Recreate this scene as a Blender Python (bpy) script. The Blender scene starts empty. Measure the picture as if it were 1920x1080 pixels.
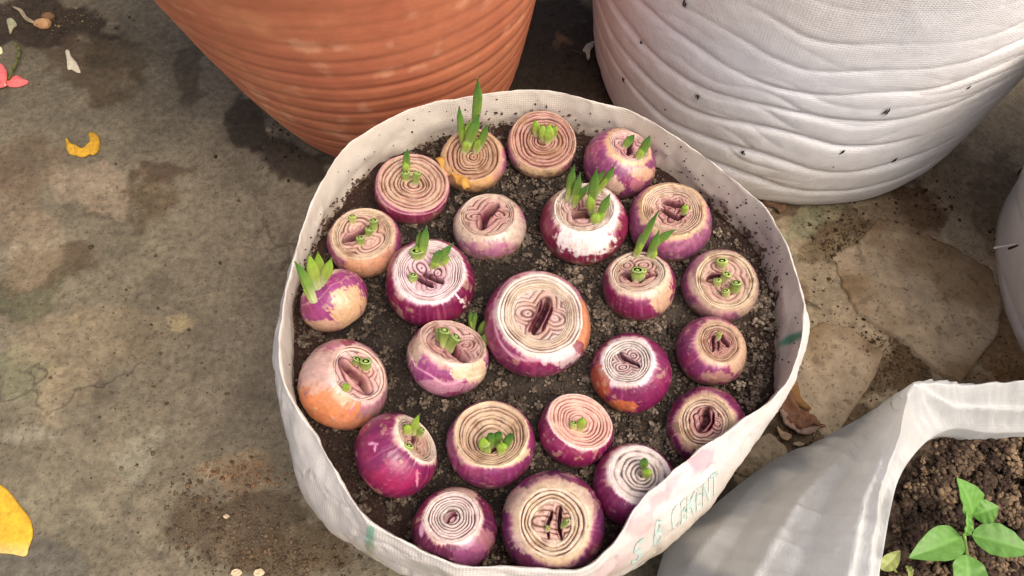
import bpy, math, random
import numpy as np
from math import radians, pi
random.seed(7)
S = bpy.context.scene
C = S.collection

# ------------------------------------------------------------------ camera, sky, sun, exposure
H = .86; F = 1500.; ct, st_ = math.cos(pi/6), math.sin(pi/6)
cam = bpy.data.cameras.new('camera'); camo = bpy.data.objects.new('camera', cam); S.collection.objects.link(camo)
camo.location = (0, 0, H); camo.rotation_euler = (pi/6, 0, 0)
cam.sensor_width = 36; cam.lens = F/1920*36; cam.clip_start = .01; cam.clip_end = 500
S.camera = camo
W = bpy.data.worlds.new("World"); S.world = W; W.use_nodes = True
nt = W.node_tree; bg = nt.nodes['Background']
sky = nt.nodes.new('ShaderNodeTexSky'); sky.sky_type = 'NISHITA'; sky.sun_disc = False
SUN_EL, SUN_AZ = radians(60), radians(132)          # azimuth clockwise from +y
sky.sun_elevation = SUN_EL; sky.sun_rotation = SUN_AZ
sky.air_density = .6; sky.dust_density = 7.0; sky.ozone_density = 0.2
nt.links.new(sky.outputs[0], bg.inputs[0]); bg.inputs[1].default_value = .15
sun = bpy.data.lights.new('sun', 'SUN'); suno = bpy.data.objects.new('sun', sun); S.collection.objects.link(suno)
sun.energy = .85; sun.angle = radians(65); sun.color = (.98, 1, .93)
suno.rotation_euler = (pi/2-SUN_EL, 0, pi-SUN_AZ)
S.view_settings.view_transform = 'Standard'; S.view_settings.look = 'None'
S.view_settings.exposure = 0.53; S.view_settings.gamma = 1; S.view_settings.use_curve_mapping = False
S.render.engine = 'CYCLES'

# ------------------------------------------------------------------ maths helpers
def un(px, py, z):
    x = (px-960)/F; y = (540-py)/F
    d = np.array([x, y*ct+st_, y*st_-ct]); t = (z-H)/d[2]
    return d*t+np.array([0, 0, H])
def pr(P):
    P = np.asarray(P, float)-np.array([0, 0, H]); y = P[..., 1]*ct+P[..., 2]*st_; z = -P[..., 1]*st_+P[..., 2]*ct
    return 960+F*P[..., 0]/-z, 540-F*y/-z, -z
def hsh(i, j, k, s):
    n = (i*374761393+j*668265263+k*2147483647+s*974711) & 0xffffffff
    n = ((n ^ (n >> 13))*1274126177) & 0xffffffff
    n = ((n ^ (n >> 15))*2246822519) & 0xffffffff
    return ((n ^ (n >> 16)) & 0xffffff)/16777215.
def vn(P, s=0):
    P = np.asarray(P, float); b = np.floor(P).astype(np.int64); f = P-b; f = f*f*(3-2*f); o = 0
    for dx in (0, 1):
        for dy in (0, 1):
            for dz in (0, 1):
                w = (f[..., 0] if dx else 1-f[..., 0])*(f[..., 1] if dy else 1-f[..., 1])*(f[..., 2] if dz else 1-f[..., 2])
                o = o+w*hsh(b[..., 0]+dx, b[..., 1]+dy, b[..., 2]+dz, s)
    return o*2-1
def fbm(P, o=4, s=0):
    P = np.asarray(P, float); a = 1.; t = 0; q = 0
    for i in range(o):
        t = t+a*vn(P*2**i, s+i*17); q += a; a *= .5
    return t/q*1.4
def v3(*a): return np.stack(np.broadcast_arrays(*a), -1).astype(float)
def ss(a, b, x):
    t = np.clip((x-a)/(b-a), 0, 1); return t*t*(3-2*t)
def mix(a, b, t):
    t = np.asarray(t)[..., None]; return np.asarray(a)*(1-t)+np.asarray(b)*t
def rgb(r, g, b, k=1.):
    f = lambda c: (c/12.92 if c <= .04045 else ((c+.055)/1.055)**2.4)
    return np.array([f(r/255), f(g/255), f(b/255)])*k

# ------------------------------------------------------------------ object helpers
def tag(o, label=None, cat=None, group=None, kind=None):
    for k, v in (('label', label), ('category', cat), ('group', group), ('kind', kind)):
        if v: o[k] = v
    return o
def thing(name, loc, label, cat, group=None):
    o = bpy.data.objects.new(name, None); S.collection.objects.link(o); o.location = loc; o.empty_display_size = .02
    return tag(o, label, cat, group)
def mesh(name, V, Fc, mat, col=None, parent=None, uv=None, smooth=True):
    V = np.asarray(V, float).reshape(-1, 3)
    if parent is not None: V = V-np.array(WL[parent.name])
    me = bpy.data.meshes.new(name)
    if isinstance(Fc, np.ndarray):
        n = Fc.shape[1]
        me.vertices.add(len(V)); me.vertices.foreach_set('co', np.ascontiguousarray(V, np.float32).ravel())
        me.loops.add(Fc.size); me.loops.foreach_set('vertex_index', Fc.ravel().astype(np.int32))
        me.polygons.add(len(Fc)); me.polygons.foreach_set('loop_start', np.arange(0, Fc.size, n, dtype=np.int32))
        me.update(calc_edges=True); me.validate()
    else:
        me.from_pydata([tuple(v) for v in V], [], Fc); me.update()
    if smooth: me.polygons.foreach_set('use_smooth', [True]*len(me.polygons))
    if col is not None:
        c = np.ones((len(V), 4)); c[:, :3] = np.clip(np.asarray(col).reshape(-1, 3) if np.ndim(col) > 1 else np.tile(col, (len(V), 1)), 0, 1)
        a = me.color_attributes.new('Col', 'FLOAT_COLOR', 'POINT'); a.data.foreach_set('color', np.ascontiguousarray(c, np.float32).ravel())
    if uv is not None:
        a = me.attributes.new('Cuv', 'FLOAT_VECTOR', 'POINT'); a.data.foreach_set('vector', np.ascontiguousarray(uv, np.float32).ravel())
    me.materials.append(mat)
    o = bpy.data.objects.new(name, me); S.collection.objects.link(o)
    if parent is not None:
        o.parent = parent; WL[o.name] = WL[parent.name]
    else: WL[o.name] = (0, 0, 0)
    return o
WL = {}
def T(name, loc, label, cat, group=None):
    o = thing(name, tuple(float(q) for q in loc), label, cat, group); WL[o.name] = tuple(float(q) for q in loc); return o
def quads(nr, nc, wrap=False, flip=False):
    i = np.arange(nr-1)[:, None]; j = np.arange(nc if wrap else nc-1)[None]; k = (j+1) % nc
    q = np.stack(np.broadcast_arrays(i*nc+j, i*nc+k, (i+1)*nc+k, (i+1)*nc+j), -1).reshape(-1, 4)
    return q[:, ::-1].copy() if flip else q
def polar_interp(pts, phi):
    """pts: (angle, value...) closed, linear with light smoothing"""
    p = np.array(sorted(pts)); a = np.concatenate([p[:, 0]-2*pi, p[:, 0], p[:, 0]+2*pi])
    return [np.interp(phi, a, np.tile(p[:, k], 3)) for k in range(1, p.shape[1])]
def psmooth(a, n):
    k = np.hanning(2*n+3)[1:-1]; k /= k.sum()
    return np.convolve(np.concatenate([a[-n:], a, a[:n]]), k, 'same')[n:-n] if n else a

# ------------------------------------------------------------------ materials
def nd(t, kind, **k):
    n = t.nodes.new(kind)
    for a, b in k.items(): setattr(n, a, b)
    return n
def base_mat(name, rough=.6, col=None, var=.25, nscale=200, bump=.3, bscale=400, bdist=.001, coat=0, sss=0, transl=0, spec=.5,
             speck=None, coords='Object', vcol=True, weave=0, weave_s=2500):
    m = bpy.data.materials.new(name); m.use_nodes = True; t = m.node_tree; L = t.links.new
    b = t.nodes['Principled BSDF']; b.inputs['Roughness'].default_value = rough; b.inputs['Specular IOR Level'].default_value = spec
    tc = nd(t, 'ShaderNodeTexCoord'); co = tc.outputs[coords]
    if vcol:
        a = nd(t, 'ShaderNodeAttribute', attribute_name='Col'); c = a.outputs['Color']
    else:
        r = nd(t, 'ShaderNodeRGB'); r.outputs[0].default_value = (*col, 1); c = r.outputs[0]
    n1 = nd(t, 'ShaderNodeTexNoise'); n1.inputs['Scale'].default_value = nscale; n1.inputs['Detail'].default_value = 8; n1.inputs['Roughness'].default_value = .65
    L(co, n1.inputs['Vector'])
    mr = nd(t, 'ShaderNodeMapRange'); mr.inputs['From Min'].default_value = .3; mr.inputs['From Max'].default_value = .7
    mr.inputs['To Min'].default_value = 1-var; mr.inputs['To Max'].default_value = 1+var
    L(n1.outputs['Fac'], mr.inputs['Value'])
    mx = nd(t, 'ShaderNodeVectorMath', operation='SCALE'); L(c, mx.inputs[0]); L(mr.outputs[0], mx.inputs['Scale'])
    c = mx.outputs[0]
    if speck:
        for (sc, th, sw, colr, amt) in speck:
            n2 = nd(t, 'ShaderNodeTexNoise'); n2.inputs['Scale'].default_value = sc; n2.inputs['Detail'].default_value = 3
            L(co, n2.inputs['Vector'])
            m2 = nd(t, 'ShaderNodeMapRange', interpolation_type='SMOOTHSTEP'); m2.inputs['From Min'].default_value = th; m2.inputs['From Max'].default_value = th+sw
            m2.inputs['To Max'].default_value = amt; L(n2.outputs['Fac'], m2.inputs['Value'])
            mm = nd(t, 'ShaderNodeMix', data_type='RGBA'); L(m2.outputs[0], mm.inputs['Factor']); L(c, mm.inputs['A']); mm.inputs['B'].default_value = (*colr, 1)
            c = mm.outputs['Result']
    L(c, b.inputs['Base Color'])
    n3 = nd(t, 'ShaderNodeTexNoise'); n3.inputs['Scale'].default_value = bscale; n3.inputs['Detail'].default_value = 6; L(co, n3.inputs['Vector'])
    hgt = n3.outputs['Fac']
    if weave:
        a2 = nd(t, 'ShaderNodeAttribute', attribute_name='Cuv')
        ws = []
        for ax in 'XY':
            w = nd(t, 'ShaderNodeTexWave', wave_type='BANDS', bands_direction=ax, wave_profile='SIN'); w.inputs['Scale'].default_value = weave_s/6.2832*pi/10
            w.inputs['Distortion'].default_value = .12; w.inputs['Detail'].default_value = 1
            L(a2.outputs['Vector'], w.inputs['Vector']); ws.append(w.outputs['Fac'])
        mu = nd(t, 'ShaderNodeMath', operation='MULTIPLY'); L(ws[0], mu.inputs[0]); L(ws[1], mu.inputs[1])
        ma = nd(t, 'ShaderNodeMath', operation='MULTIPLY_ADD'); L(mu.outputs[0], ma.inputs[0]); ma.inputs[1].default_value = weave; L(hgt, ma.inputs[2]); hgt = ma.outputs[0]
    bp = nd(t, 'ShaderNodeBump'); bp.inputs['Strength'].default_value = bump; bp.inputs['Distance'].default_value = bdist
    L(hgt, bp.inputs['Height']); L(bp.outputs[0], b.inputs['Normal'])
    if coat: b.inputs['Coat Weight'].default_value = coat; b.inputs['Coat Roughness'].default_value = .25
    if sss:
        b.inputs['Subsurface Weight'].default_value = sss; b.inputs['Subsurface Radius'].default_value = (1, .4, .3); b.inputs['Subsurface Scale'].default_value = .003
    if transl:
        tr = nd(t, 'ShaderNodeBsdfTranslucent'); L(c, tr.inputs['Color']); L(bp.outputs[0], tr.inputs['Normal'])
        ms = nd(t, 'ShaderNodeMixShader'); ms.inputs[0].default_value = transl
        L(b.outputs[0], ms.inputs[1]); L(tr.outputs[0], ms.inputs[2]); L(ms.outputs[0], t.nodes['Material Output'].inputs[0])
    return m
M = {}
M['ground'] = base_mat('worn cement', .82, var=.34, nscale=120, bump=1, bscale=420, bdist=.0016, spec=.25,
    speck=[(260, .62, .05, (.03, .023, .016), .5), (110, .64, .06, (.06, .047, .03), .4), (420, .70, .03, (.36, .33, .27), .35), (18, .60, .14, (.07, .05, .03), .35)])
t = M['ground'].node_tree; L = t.links.new; b = t.nodes['Principled BSDF']
vo = nd(t, 'ShaderNodeTexVoronoi', feature='DISTANCE_TO_EDGE'); vo.inputs['Scale'].default_value = 5.5; tc_ = nd(t, 'ShaderNodeTexCoord')
nw = nd(t, 'ShaderNodeTexNoise'); nw.inputs['Scale'].default_value = 14; nw.inputs['Detail'].default_value = 6; L(tc_.outputs['Object'], nw.inputs['Vector'])
va = nd(t, 'ShaderNodeVectorMath', operation='MULTIPLY_ADD'); L(nw.outputs['Color'], va.inputs[0]); va.inputs[1].default_value = (.16, .16, .16); L(tc_.outputs['Object'], va.inputs[2]); L(va.outputs[0], vo.inputs['Vector'])
m1 = nd(t, 'ShaderNodeMapRange'); m1.inputs['From Max'].default_value = .022; m1.inputs['To Min'].default_value = 1; m1.inputs['To Max'].default_value = 0; L(vo.outputs['Distance'], m1.inputs['Value'])
n5 = nd(t, 'ShaderNodeTexNoise'); n5.inputs['Scale'].default_value = 4.5; n5.inputs['Detail'].default_value = 4; L(tc_.outputs['Object'], n5.inputs['Vector'])
m3 = nd(t, 'ShaderNodeMapRange'); m3.inputs['From Min'].default_value = .5; m3.inputs['From Max'].default_value = .62; m3.inputs['To Max'].default_value = .6; L(n5.outputs['Fac'], m3.inputs['Value'])
mm_ = nd(t, 'ShaderNodeMath', operation='MULTIPLY'); L(m1.outputs[0], mm_.inputs[0]); L(m3.outputs[0], mm_.inputs[1])
mx_ = nd(t, 'ShaderNodeMix', data_type='RGBA'); src = b.inputs['Base Color'].links[0].from_socket; L(mm_.outputs[0], mx_.inputs['Factor']); L(src, mx_.inputs['A']); mx_.inputs['B'].default_value = (.035, .027, .018, 1); L(mx_.outputs['Result'], b.inputs['Base Color'])
M['stone'] = base_mat('flagstone', .85, var=.22, nscale=70, bump=.6, bscale=300, bdist=.0012, spec=.25,
    speck=[(230, .61, .04, (.04, .03, .02), .5), (60, .60, .1, (.10, .07, .035), .5)])
M['soil'] = base_mat('dark soil', .95, var=.5, nscale=350, bump=1, bscale=700, bdist=.002, spec=.2, speck=[(900, .66, .04, (.22, .19, .15), .6)])
M['clod'] = base_mat('soil crumbs', .95, var=.35, nscale=500, bump=1, bscale=900, bdist=.001, spec=.2)
M['skin'] = base_mat('onion skin', .30, var=.14, nscale=260, bump=.25, bscale=420, bdist=.0006, coat=.3, sss=.06, spec=.45,
    speck=[(700, .70, .03, (.62, .40, .45), .45), (330, .68, .05, (.10, .05, .05), .45)])
M['cut'] = base_mat('cut onion flesh', .5, var=.16, nscale=420, bump=.35, bscale=700, bdist=.0005, sss=.12, spec=.4,
    speck=[(520, .68, .04, (.12, .06, .035), .6)])
M['shoot'] = base_mat('green onion shoot', .4, var=.14, nscale=300, bump=.15, bscale=500, bdist=.0004, transl=.12, spec=.45)
M['leaf'] = base_mat('seedling leaf', .42, var=.12, nscale=250, bump=.3, bscale=350, bdist=.0006, transl=.25, spec=.4)
M['dry'] = base_mat('dry plant bits', .75, var=.25, nscale=220, bump=.5, bscale=400, bdist=.0008, transl=.1)
M['terra'] = base_mat('terracotta', .8, var=.10, nscale=40, bump=.35, bscale=260, bdist=.0008, spec=.3, speck=[(700, .72, .03, (.12, .05, .03), .5)])
M['cloth'] = base_mat('woven white sack', .55, var=.05, nscale=120, bump=.5, bscale=500, bdist=.0005, transl=.10, weave=1.2, weave_s=2600, spec=.4)
M['cloth_big'] = base_mat('woven white sack with coarse tape', .6, var=.05, nscale=60, bump=.6, bscale=250, bdist=.0008, weave=.55, weave_s=2400, spec=.35)
M['cloth_thin'] = base_mat('thin woven white sack', .5, var=.06, nscale=60, bump=.5, bscale=350, bdist=.0006, transl=.45, weave=.7, weave_s=1900, spec=.4)
M['ink'] = base_mat('green ink', .6, var=.2, nscale=160, bump=.1, bscale=500, bdist=.0004, speck=[(420, .42, .12, (.66, .68, .62), .93)])
M['dark'] = base_mat('dark thread', .9, col=(.02, .018, .015), vcol=False)
M['white'] = base_mat('white stick', .6, col=(.7, .66, .58), vcol=False)

# ------------------------------------------------------------------ ground
def in_poly(px, py, poly):
    c = np.zeros(px.shape, bool); n = len(poly)
    for i in range(n):
        x1, y1 = poly[i]; x2, y2 = poly[(i+1) % n]
        if y1 == y2: continue
        c ^= ((y1 > py) != (y2 > py)) & (px < (x2-x1)*(py-y1)/(y2-y1)+x1)
    return c
fx = np.arange(-.85, .9, .003); fy = np.arange(.08, 1.14, .003)
out = np.array([.02, .06, .15, .4, 1, 3, 10, 40, 120.])
gx = np.concatenate([fx[0]-out[::-1], fx, fx[-1]+out]); gy = np.concatenate([fy[0]-out[::-1], fy, fy[-1]+out])
X, Y = np.meshgrid(gx, gy); P = v3(X, Y, 0*X)
px, py, dd = pr(P); vis = dd > .1; px = np.where(vis, px, 1e5); py = np.where(vis, py, 1e5)
big = fbm(P*5, 4, 1); med = fbm(P*16, 5, 5); fine = fbm(P*60, 4, 9)
z = .0035*big+.0022*med+.0007*fine
wx = px+42*fbm(P*9, 5, 21)+12*fbm(P*45, 3, 23); wy = py+42*fbm(P*9, 5, 22)+12*fbm(P*45, 3, 24)
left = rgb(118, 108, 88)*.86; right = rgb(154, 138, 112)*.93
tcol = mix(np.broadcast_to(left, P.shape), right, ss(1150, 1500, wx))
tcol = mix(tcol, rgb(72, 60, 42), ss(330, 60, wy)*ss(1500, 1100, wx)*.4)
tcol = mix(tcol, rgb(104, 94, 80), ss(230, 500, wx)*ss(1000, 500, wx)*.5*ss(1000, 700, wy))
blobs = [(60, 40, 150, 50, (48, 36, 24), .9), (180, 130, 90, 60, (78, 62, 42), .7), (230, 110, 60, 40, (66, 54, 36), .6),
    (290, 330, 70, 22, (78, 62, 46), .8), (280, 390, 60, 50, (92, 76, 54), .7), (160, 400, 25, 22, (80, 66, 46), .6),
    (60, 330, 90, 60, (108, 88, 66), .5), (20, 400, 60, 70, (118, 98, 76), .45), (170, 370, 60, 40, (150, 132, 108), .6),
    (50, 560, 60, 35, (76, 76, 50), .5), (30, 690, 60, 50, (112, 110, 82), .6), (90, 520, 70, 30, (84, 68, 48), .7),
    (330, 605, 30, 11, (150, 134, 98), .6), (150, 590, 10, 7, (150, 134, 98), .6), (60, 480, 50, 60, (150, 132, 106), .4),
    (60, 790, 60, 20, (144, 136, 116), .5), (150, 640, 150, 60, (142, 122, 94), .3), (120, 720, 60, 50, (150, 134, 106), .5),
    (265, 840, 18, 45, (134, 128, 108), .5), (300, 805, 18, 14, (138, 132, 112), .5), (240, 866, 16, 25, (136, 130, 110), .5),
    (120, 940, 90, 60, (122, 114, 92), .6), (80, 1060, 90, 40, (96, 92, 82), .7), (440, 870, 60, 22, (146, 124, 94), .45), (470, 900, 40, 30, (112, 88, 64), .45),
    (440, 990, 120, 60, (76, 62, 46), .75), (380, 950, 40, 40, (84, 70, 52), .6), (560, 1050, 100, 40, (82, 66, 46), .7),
    (480, 230, 40, 60, (44, 34, 24), .8), (560, 300, 80, 40, (44, 34, 26), .85), (380, 130, 30, 40, (62, 50, 36), .6),  # dark patches round the pot: damp dirt with some shade painted in
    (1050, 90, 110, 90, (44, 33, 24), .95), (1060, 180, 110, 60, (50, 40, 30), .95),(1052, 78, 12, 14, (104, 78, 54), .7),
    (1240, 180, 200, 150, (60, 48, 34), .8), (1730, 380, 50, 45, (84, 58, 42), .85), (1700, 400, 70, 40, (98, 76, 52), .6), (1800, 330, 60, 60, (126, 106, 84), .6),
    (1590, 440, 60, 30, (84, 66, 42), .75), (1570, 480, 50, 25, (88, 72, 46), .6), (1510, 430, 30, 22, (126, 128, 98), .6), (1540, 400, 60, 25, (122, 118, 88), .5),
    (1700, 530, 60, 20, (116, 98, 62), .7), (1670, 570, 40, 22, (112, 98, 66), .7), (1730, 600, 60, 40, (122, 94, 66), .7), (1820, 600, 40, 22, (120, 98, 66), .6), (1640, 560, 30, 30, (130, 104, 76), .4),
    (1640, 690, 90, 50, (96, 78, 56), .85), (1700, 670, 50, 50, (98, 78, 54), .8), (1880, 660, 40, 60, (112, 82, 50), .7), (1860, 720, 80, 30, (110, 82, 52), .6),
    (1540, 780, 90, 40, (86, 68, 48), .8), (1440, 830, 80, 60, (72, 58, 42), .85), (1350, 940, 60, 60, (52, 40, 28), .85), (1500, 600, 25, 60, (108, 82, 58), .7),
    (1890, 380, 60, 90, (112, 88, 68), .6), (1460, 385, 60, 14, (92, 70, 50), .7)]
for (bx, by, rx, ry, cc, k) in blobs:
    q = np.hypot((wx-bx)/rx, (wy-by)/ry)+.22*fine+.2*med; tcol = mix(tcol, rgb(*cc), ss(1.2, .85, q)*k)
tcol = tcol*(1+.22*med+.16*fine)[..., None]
# grit-like roughness where crumbs lie, shallow edges of old cement patches on the left
def edge(ax, ay, bx, by, w, hgt):
    global z
    d = ((wx-ax)*(by-ay)-(wy-ay)*(bx-ax))/math.hypot(bx-ax, by-ay)
    u = ((wx-ax)*(bx-ax)+(wy-ay)*(by-ay))/math.hypot(bx-ax, by-ay)**2
    z = z+hgt*ss(-w, w, d)*ss(60*w+40, 0, d)*ss(-.1, .05, u)*ss(1.1, .95, u)
edge(205, 850, 330, 770, 3, .004); edge(240, 930, 420, 1040, 4, .003); edge(0, 770, 90, 775, 3, .003); edge(1700, 650, 1500, 560, 5, .004)
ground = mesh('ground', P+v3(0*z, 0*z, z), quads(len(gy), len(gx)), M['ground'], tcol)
tag(ground, kind='structure')
GZ = z
def gz(x, y):
    i = np.clip(np.searchsorted(gx, x), 0, len(gx)-1); j = np.clip(np.searchsorted(gy, y), 0, len(gy)-1); return float(GZ[j, i])

def plate(name, pts, zb, th, mat, col, parent=None, straight=False, dome=0., wob=.0004, rough=0, nr=7, sub=6, seed=0, z_pts=None, curl=0, shade=None, colf=None, world=False):
    """solid sheet or slab from a star-shaped outline given in picture points at height zb"""
    if world: Q = np.array(pts, float)
    else: Q = np.array([un(a, b, zb) for a, b in pts])
    n = len(Q); zz = np.array(z_pts) if z_pts else np.zeros(n)
    t = np.linspace(0, n, n*sub, endpoint=False); i = t.astype(int); f = (t-i)[:, None]
    p0, p1, p2, p3 = (Q[(i+k) % n] for k in (-1, 0, 1, 2))
    B = .5*((2*p1)+(-p0+p2)*f+(2*p0-5*p1+4*p2-p3)*f**2+(-p0+3*p1-3*p2+p3)*f**3)
    if straight: B = p1*(1-f)+p2*f; B = B+.0022*fbm(B*130, 3, seed)[:, None]*np.array([1, .6, 0])
    zb_ = np.interp(t, np.arange(n+1), np.append(zz, zz[0]))
    c = B.mean(0); m = len(B)
    s = np.linspace(1, 0.001, nr)
    R = c+(B[None]-c)*s[:, None, None]
    rad = np.linalg.norm(B-c, axis=1).mean()
    zt = zb_[None]*s[:, None]+dome*(1-s[:, None]**2)+wob*fbm(R/rad*2.2+seed, 3, seed)*4+curl*(s[:, None]**2)*(np.cos(np.arange(m)/m*2*pi*2+seed))[None]
    if rough: zt = zt+rough*fbm(R*90, 4, seed)
    top = R.copy(); top[..., 2] = zb+th+zt
    ed = R[0].copy(); e2 = c+(ed-c)*(1+min(.04, th/rad*.3)); e2[:, 2] = zb+zt[0]-.0005 if not rough else zb-.012
    V = np.concatenate([e2[None], top], 0)
    # back side for thin sheets
    Fc = quads(nr+1, m, True)
    cc = np.tile(np.asarray(col, float), (V.shape[0]*V.shape[1], 1))
    cc = cc*(1+.2*fbm(V.reshape(-1, 3)*60, 3, seed+3))[:, None]
    if colf is not None: cc = colf(V.reshape(-1, 3), cc, np.repeat(np.append([1.], s), m))
    return mesh(name, V, Fc, mat, cc, parent)

stone_col = rgb(168, 150, 124)*.95
for k, pts in enumerate([[(1490, 640), (1540, 606), (1590, 618), (1652, 668), (1636, 712), (1596, 772), (1560, 828), (1510, 812), (1478, 760), (1462, 700)],
        [(1645, 412), (1700, 425), (1790, 470), (1850, 505), (1876, 560), (1866, 630), (1800, 718), (1760, 700), (1700, 648), (1612, 595), (1580, 540), (1560, 480), (1605, 460)],
        [(1440, 815), (1478, 850), (1480, 880), (1440, 905), (1380, 890), (1385, 840)]]):
    def sc(V, c, s, k=k):
        n = fbm(V*14+k, 4, 40+k); c = mix(c, rgb(126, 102, 70), ss(.0, .5, n)*.6)
        return mix(c, rgb(140, 118, 94) if k == 2 else rgb(116, 92, 62), ss(.55, 1, s)*ss(-.5, .3, n)*.6)
    o = plate('flagstone', pts, 0, .0045, M['stone'], stone_col*(.8 if k == 2 else 1), straight=True, rough=.0018, nr=30, sub=18, seed=k*3, parent=None, colf=sc, dome=.002)
    o.parent = ground

# ------------------------------------------------------------------ crumbs and clods (stuff)
def ico(sub):
    import bmesh
    bm = bmesh.new(); bmesh.ops.create_icosphere(bm, subdivisions=sub, radius=1)
    V = np.array([v.co[:] for v in bm.verts]); Fc = np.array([[v.index for v in f.verts] for f in bm.faces]); bm.free(); return V, Fc
IC = {1: ico(1), 2: ico(2), 3: ico(3)}
rng = np.random.default_rng(5)
def crumbs(name, pos, size, cols, mat, parent=None, sub=1, flat=.7, rug=.45, seed=0):
    V0, F0 = IC[sub]; n = len(pos); nv = len(V0)
    sc = size[:, None]*rng.uniform(.7, 1.3, (n, 3)); sc[:, 2] *= flat
    a = rng.uniform(0, 2*pi, n)
    V = np.repeat(V0[None], n, 0); off = rng.uniform(0, 50, (n, 1, 3))
    V = V*(1+rug*fbm(V*1.7+off, 2, seed)[..., None])*sc[:, None]
    x = V[..., 0]*np.cos(a)[:, None]-V[..., 1]*np.sin(a)[:, None]; y = V[..., 0]*np.sin(a)[:, None]+V[..., 1]*np.cos(a)[:, None]
    V = np.stack([x, y, V[..., 2]], -1)+pos[:, None]
    Fc = (F0[None]+(np.arange(n)*nv)[:, None, None]).reshape(-1, 3)
    o = mesh(name, V, Fc, mat, np.repeat(cols, nv, 0), parent, smooth=False); o['kind'] = 'stuff'; return o

# ------------------------------------------------------------------ onion sack
zR, zS = .26, .215
BC = np.array([.022, .345])
RIM = [(523, 671), (530, 590), (545, 520), (556, 470), (577, 400), (600, 345), (627, 300), (662, 263), (705, 235), (770, 205), (840, 187), (900, 178), (990, 168), (1040, 172),
    (1110, 190), (1195, 212), (1250, 247), (1300, 281), (1350, 316), (1392, 350), (1436, 391), (1466, 443), (1490, 500), (1504, 555), (1508, 605), (1498, 662), (1473, 722),
    (1443, 754), (1397, 783), (1313, 841), (1267, 880), (1215, 925), (1186, 962), (1150, 1020), (1116, 1056), (1085, 1070), (1000, 1064), (930, 1063), (860, 1062), (820, 1045), (740, 1006), (690, 978), (650, 920), (620, 868), (591, 816), (562, 775), (540, 735)]
SOIL = [(556, 560), (562, 500), (585, 440), (640, 372), (700, 310), (760, 274), (850, 238), (930, 220), (1000, 214), (1100, 230), (1170, 258), (1230, 292), (1280, 330), (1340, 380), (1402, 440), (1432, 495), (1450, 560), (1453, 620),
    (1452, 700), (1445, 790), (1400, 890), (1270, 1030), (1130, 1110), (920, 1125), (720, 1050), (600, 930), (556, 810), (553, 740), (554, 640)]
OUT = [(530, 720), (540, 790), (549, 850), (562, 930), (592, 972), (640, 1012), (700, 1046), (760, 1078), (860, 1110), (980, 1125), (1080, 1112), (1150, 1082), (1200, 1052), (1260, 1018), (1312, 974), (1350, 930), (1392, 868), (1430, 808), (1456, 760), (1482, 716), (1502, 660)]
def topol(pts, z):
    o = []
    for a in pts:
        w = un(*a, z)[:2]-BC; o.append((math.atan2(w[1], w[0]), math.hypot(*w)))
    return o
NP = 720; ph = np.linspace(-pi, pi, NP, endpoint=False)
rR = psmooth(polar_interp(topol(RIM, zR), ph)[0], 5)
rS = psmooth(polar_interp(topol(SOIL, zS), ph)[0], 10)
zO = .17
po = topol(OUT, zO)
for a, r in topol(RIM, zR):
    if radians(22) < a < radians(158): po.append((a, r-.004))
rO = psmooth(polar_interp(po, ph)[0], 14)
rG = psmooth(.19+.004*np.sin(3*ph), 3)
rSe = np.minimum(rS, .5*rR+.5*rO-.006); low = ss(.1, -.3, np.sin(ph))
cp = np.stack([  # (radius, z) control points around each angle, inner soil -> rim -> ground
    np.stack([rSe*.98, zS-.03+0*ph], -1), np.stack([rSe, zS+0*ph], -1),
    np.stack([rSe*.45+rR*.55-.0022, zS*.5+zR*.5+0*ph], -1),
    np.stack([rR-.0012, zR-.0025+0*ph], -1), np.stack([rR, zR+0*ph], -1), np.stack([rR+.0014, zR-.0022+0*ph], -1),
    np.stack([rR*.58+rO*.42+.0032, zR-.028+0*ph], -1), np.stack([rO-.002, zO+.012+0*ph], -1), np.stack([rO-.003, zO-.04+0*ph], -1),
    np.stack([rG*.6+rO*.4+.004, .05+0*ph], -1), np.stack([rG+.004, .012+0*ph], -1), np.stack([rG-.01, .001+0*ph], -1)])
tt = np.array([0, 1, 2.2, 3.4, 3.8, 4.2, 6, 7.4, 8.6, 10, 11, 11.6])
vv = np.concatenate([np.linspace(0, 3.3, 22), np.linspace(3.4, 4.2, 7), np.linspace(4.35, 11.6, 50)])
def bag_rz(v):
    v = np.atleast_1d(v); i = np.clip(np.searchsorted(tt, v, 'right')-1, 0, len(tt)-2)
    f = ((v-tt[i])/(tt[i+1]-tt[i]))[:, None, None]
    a, b = cp[i], cp[i+1]; h = (tt[i+1]-tt[i])[:, None, None]
    def tan(k):
        k0 = np.clip(k-1, 0, len(tt)-1); k1 = np.clip(k+1, 0, len(tt)-1); return (cp[k1]-cp[k0])/(tt[k1]-tt[k0])[:, None, None]
    ma, mb = tan(i)*h, tan(i+1)*h
    return a*(2*f**3-3*f**2+1)+ma*(f**3-2*f**2+f)+b*(-2*f**3+3*f**2)+mb*(f**3-f**2)
RZ = bag_rz(vv)
NV = v3(np.cos(ph)[None]*5, np.sin(ph)[None]*5, vv[:, None]*.9+0*ph[None])
wr = fbm(NV, 4, 60)*.0028*ss(.6, 2.2, np.abs(vv-3.8))[:, None]+fbm(NV*[3, 3, 1], 3, 61)*.0014
crease = np.exp(-((np.abs(fbm(NV*[1.2, 1.2, .9], 2, 63))/.05)**2))*ss(4.3, 5.3, vv)[:, None]*.0022
Rr = RZ[..., 0]+wr+crease*0-crease
Vb = v3(BC[0]+Rr*np.cos(ph), BC[1]+Rr*np.sin(ph), RZ[..., 1]+.0015*fbm(v3(np.cos(ph)*6, np.sin(ph)*6, 0*ph), 3, 66)[None]*ss(1, 3, vv)[:, None])
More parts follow.
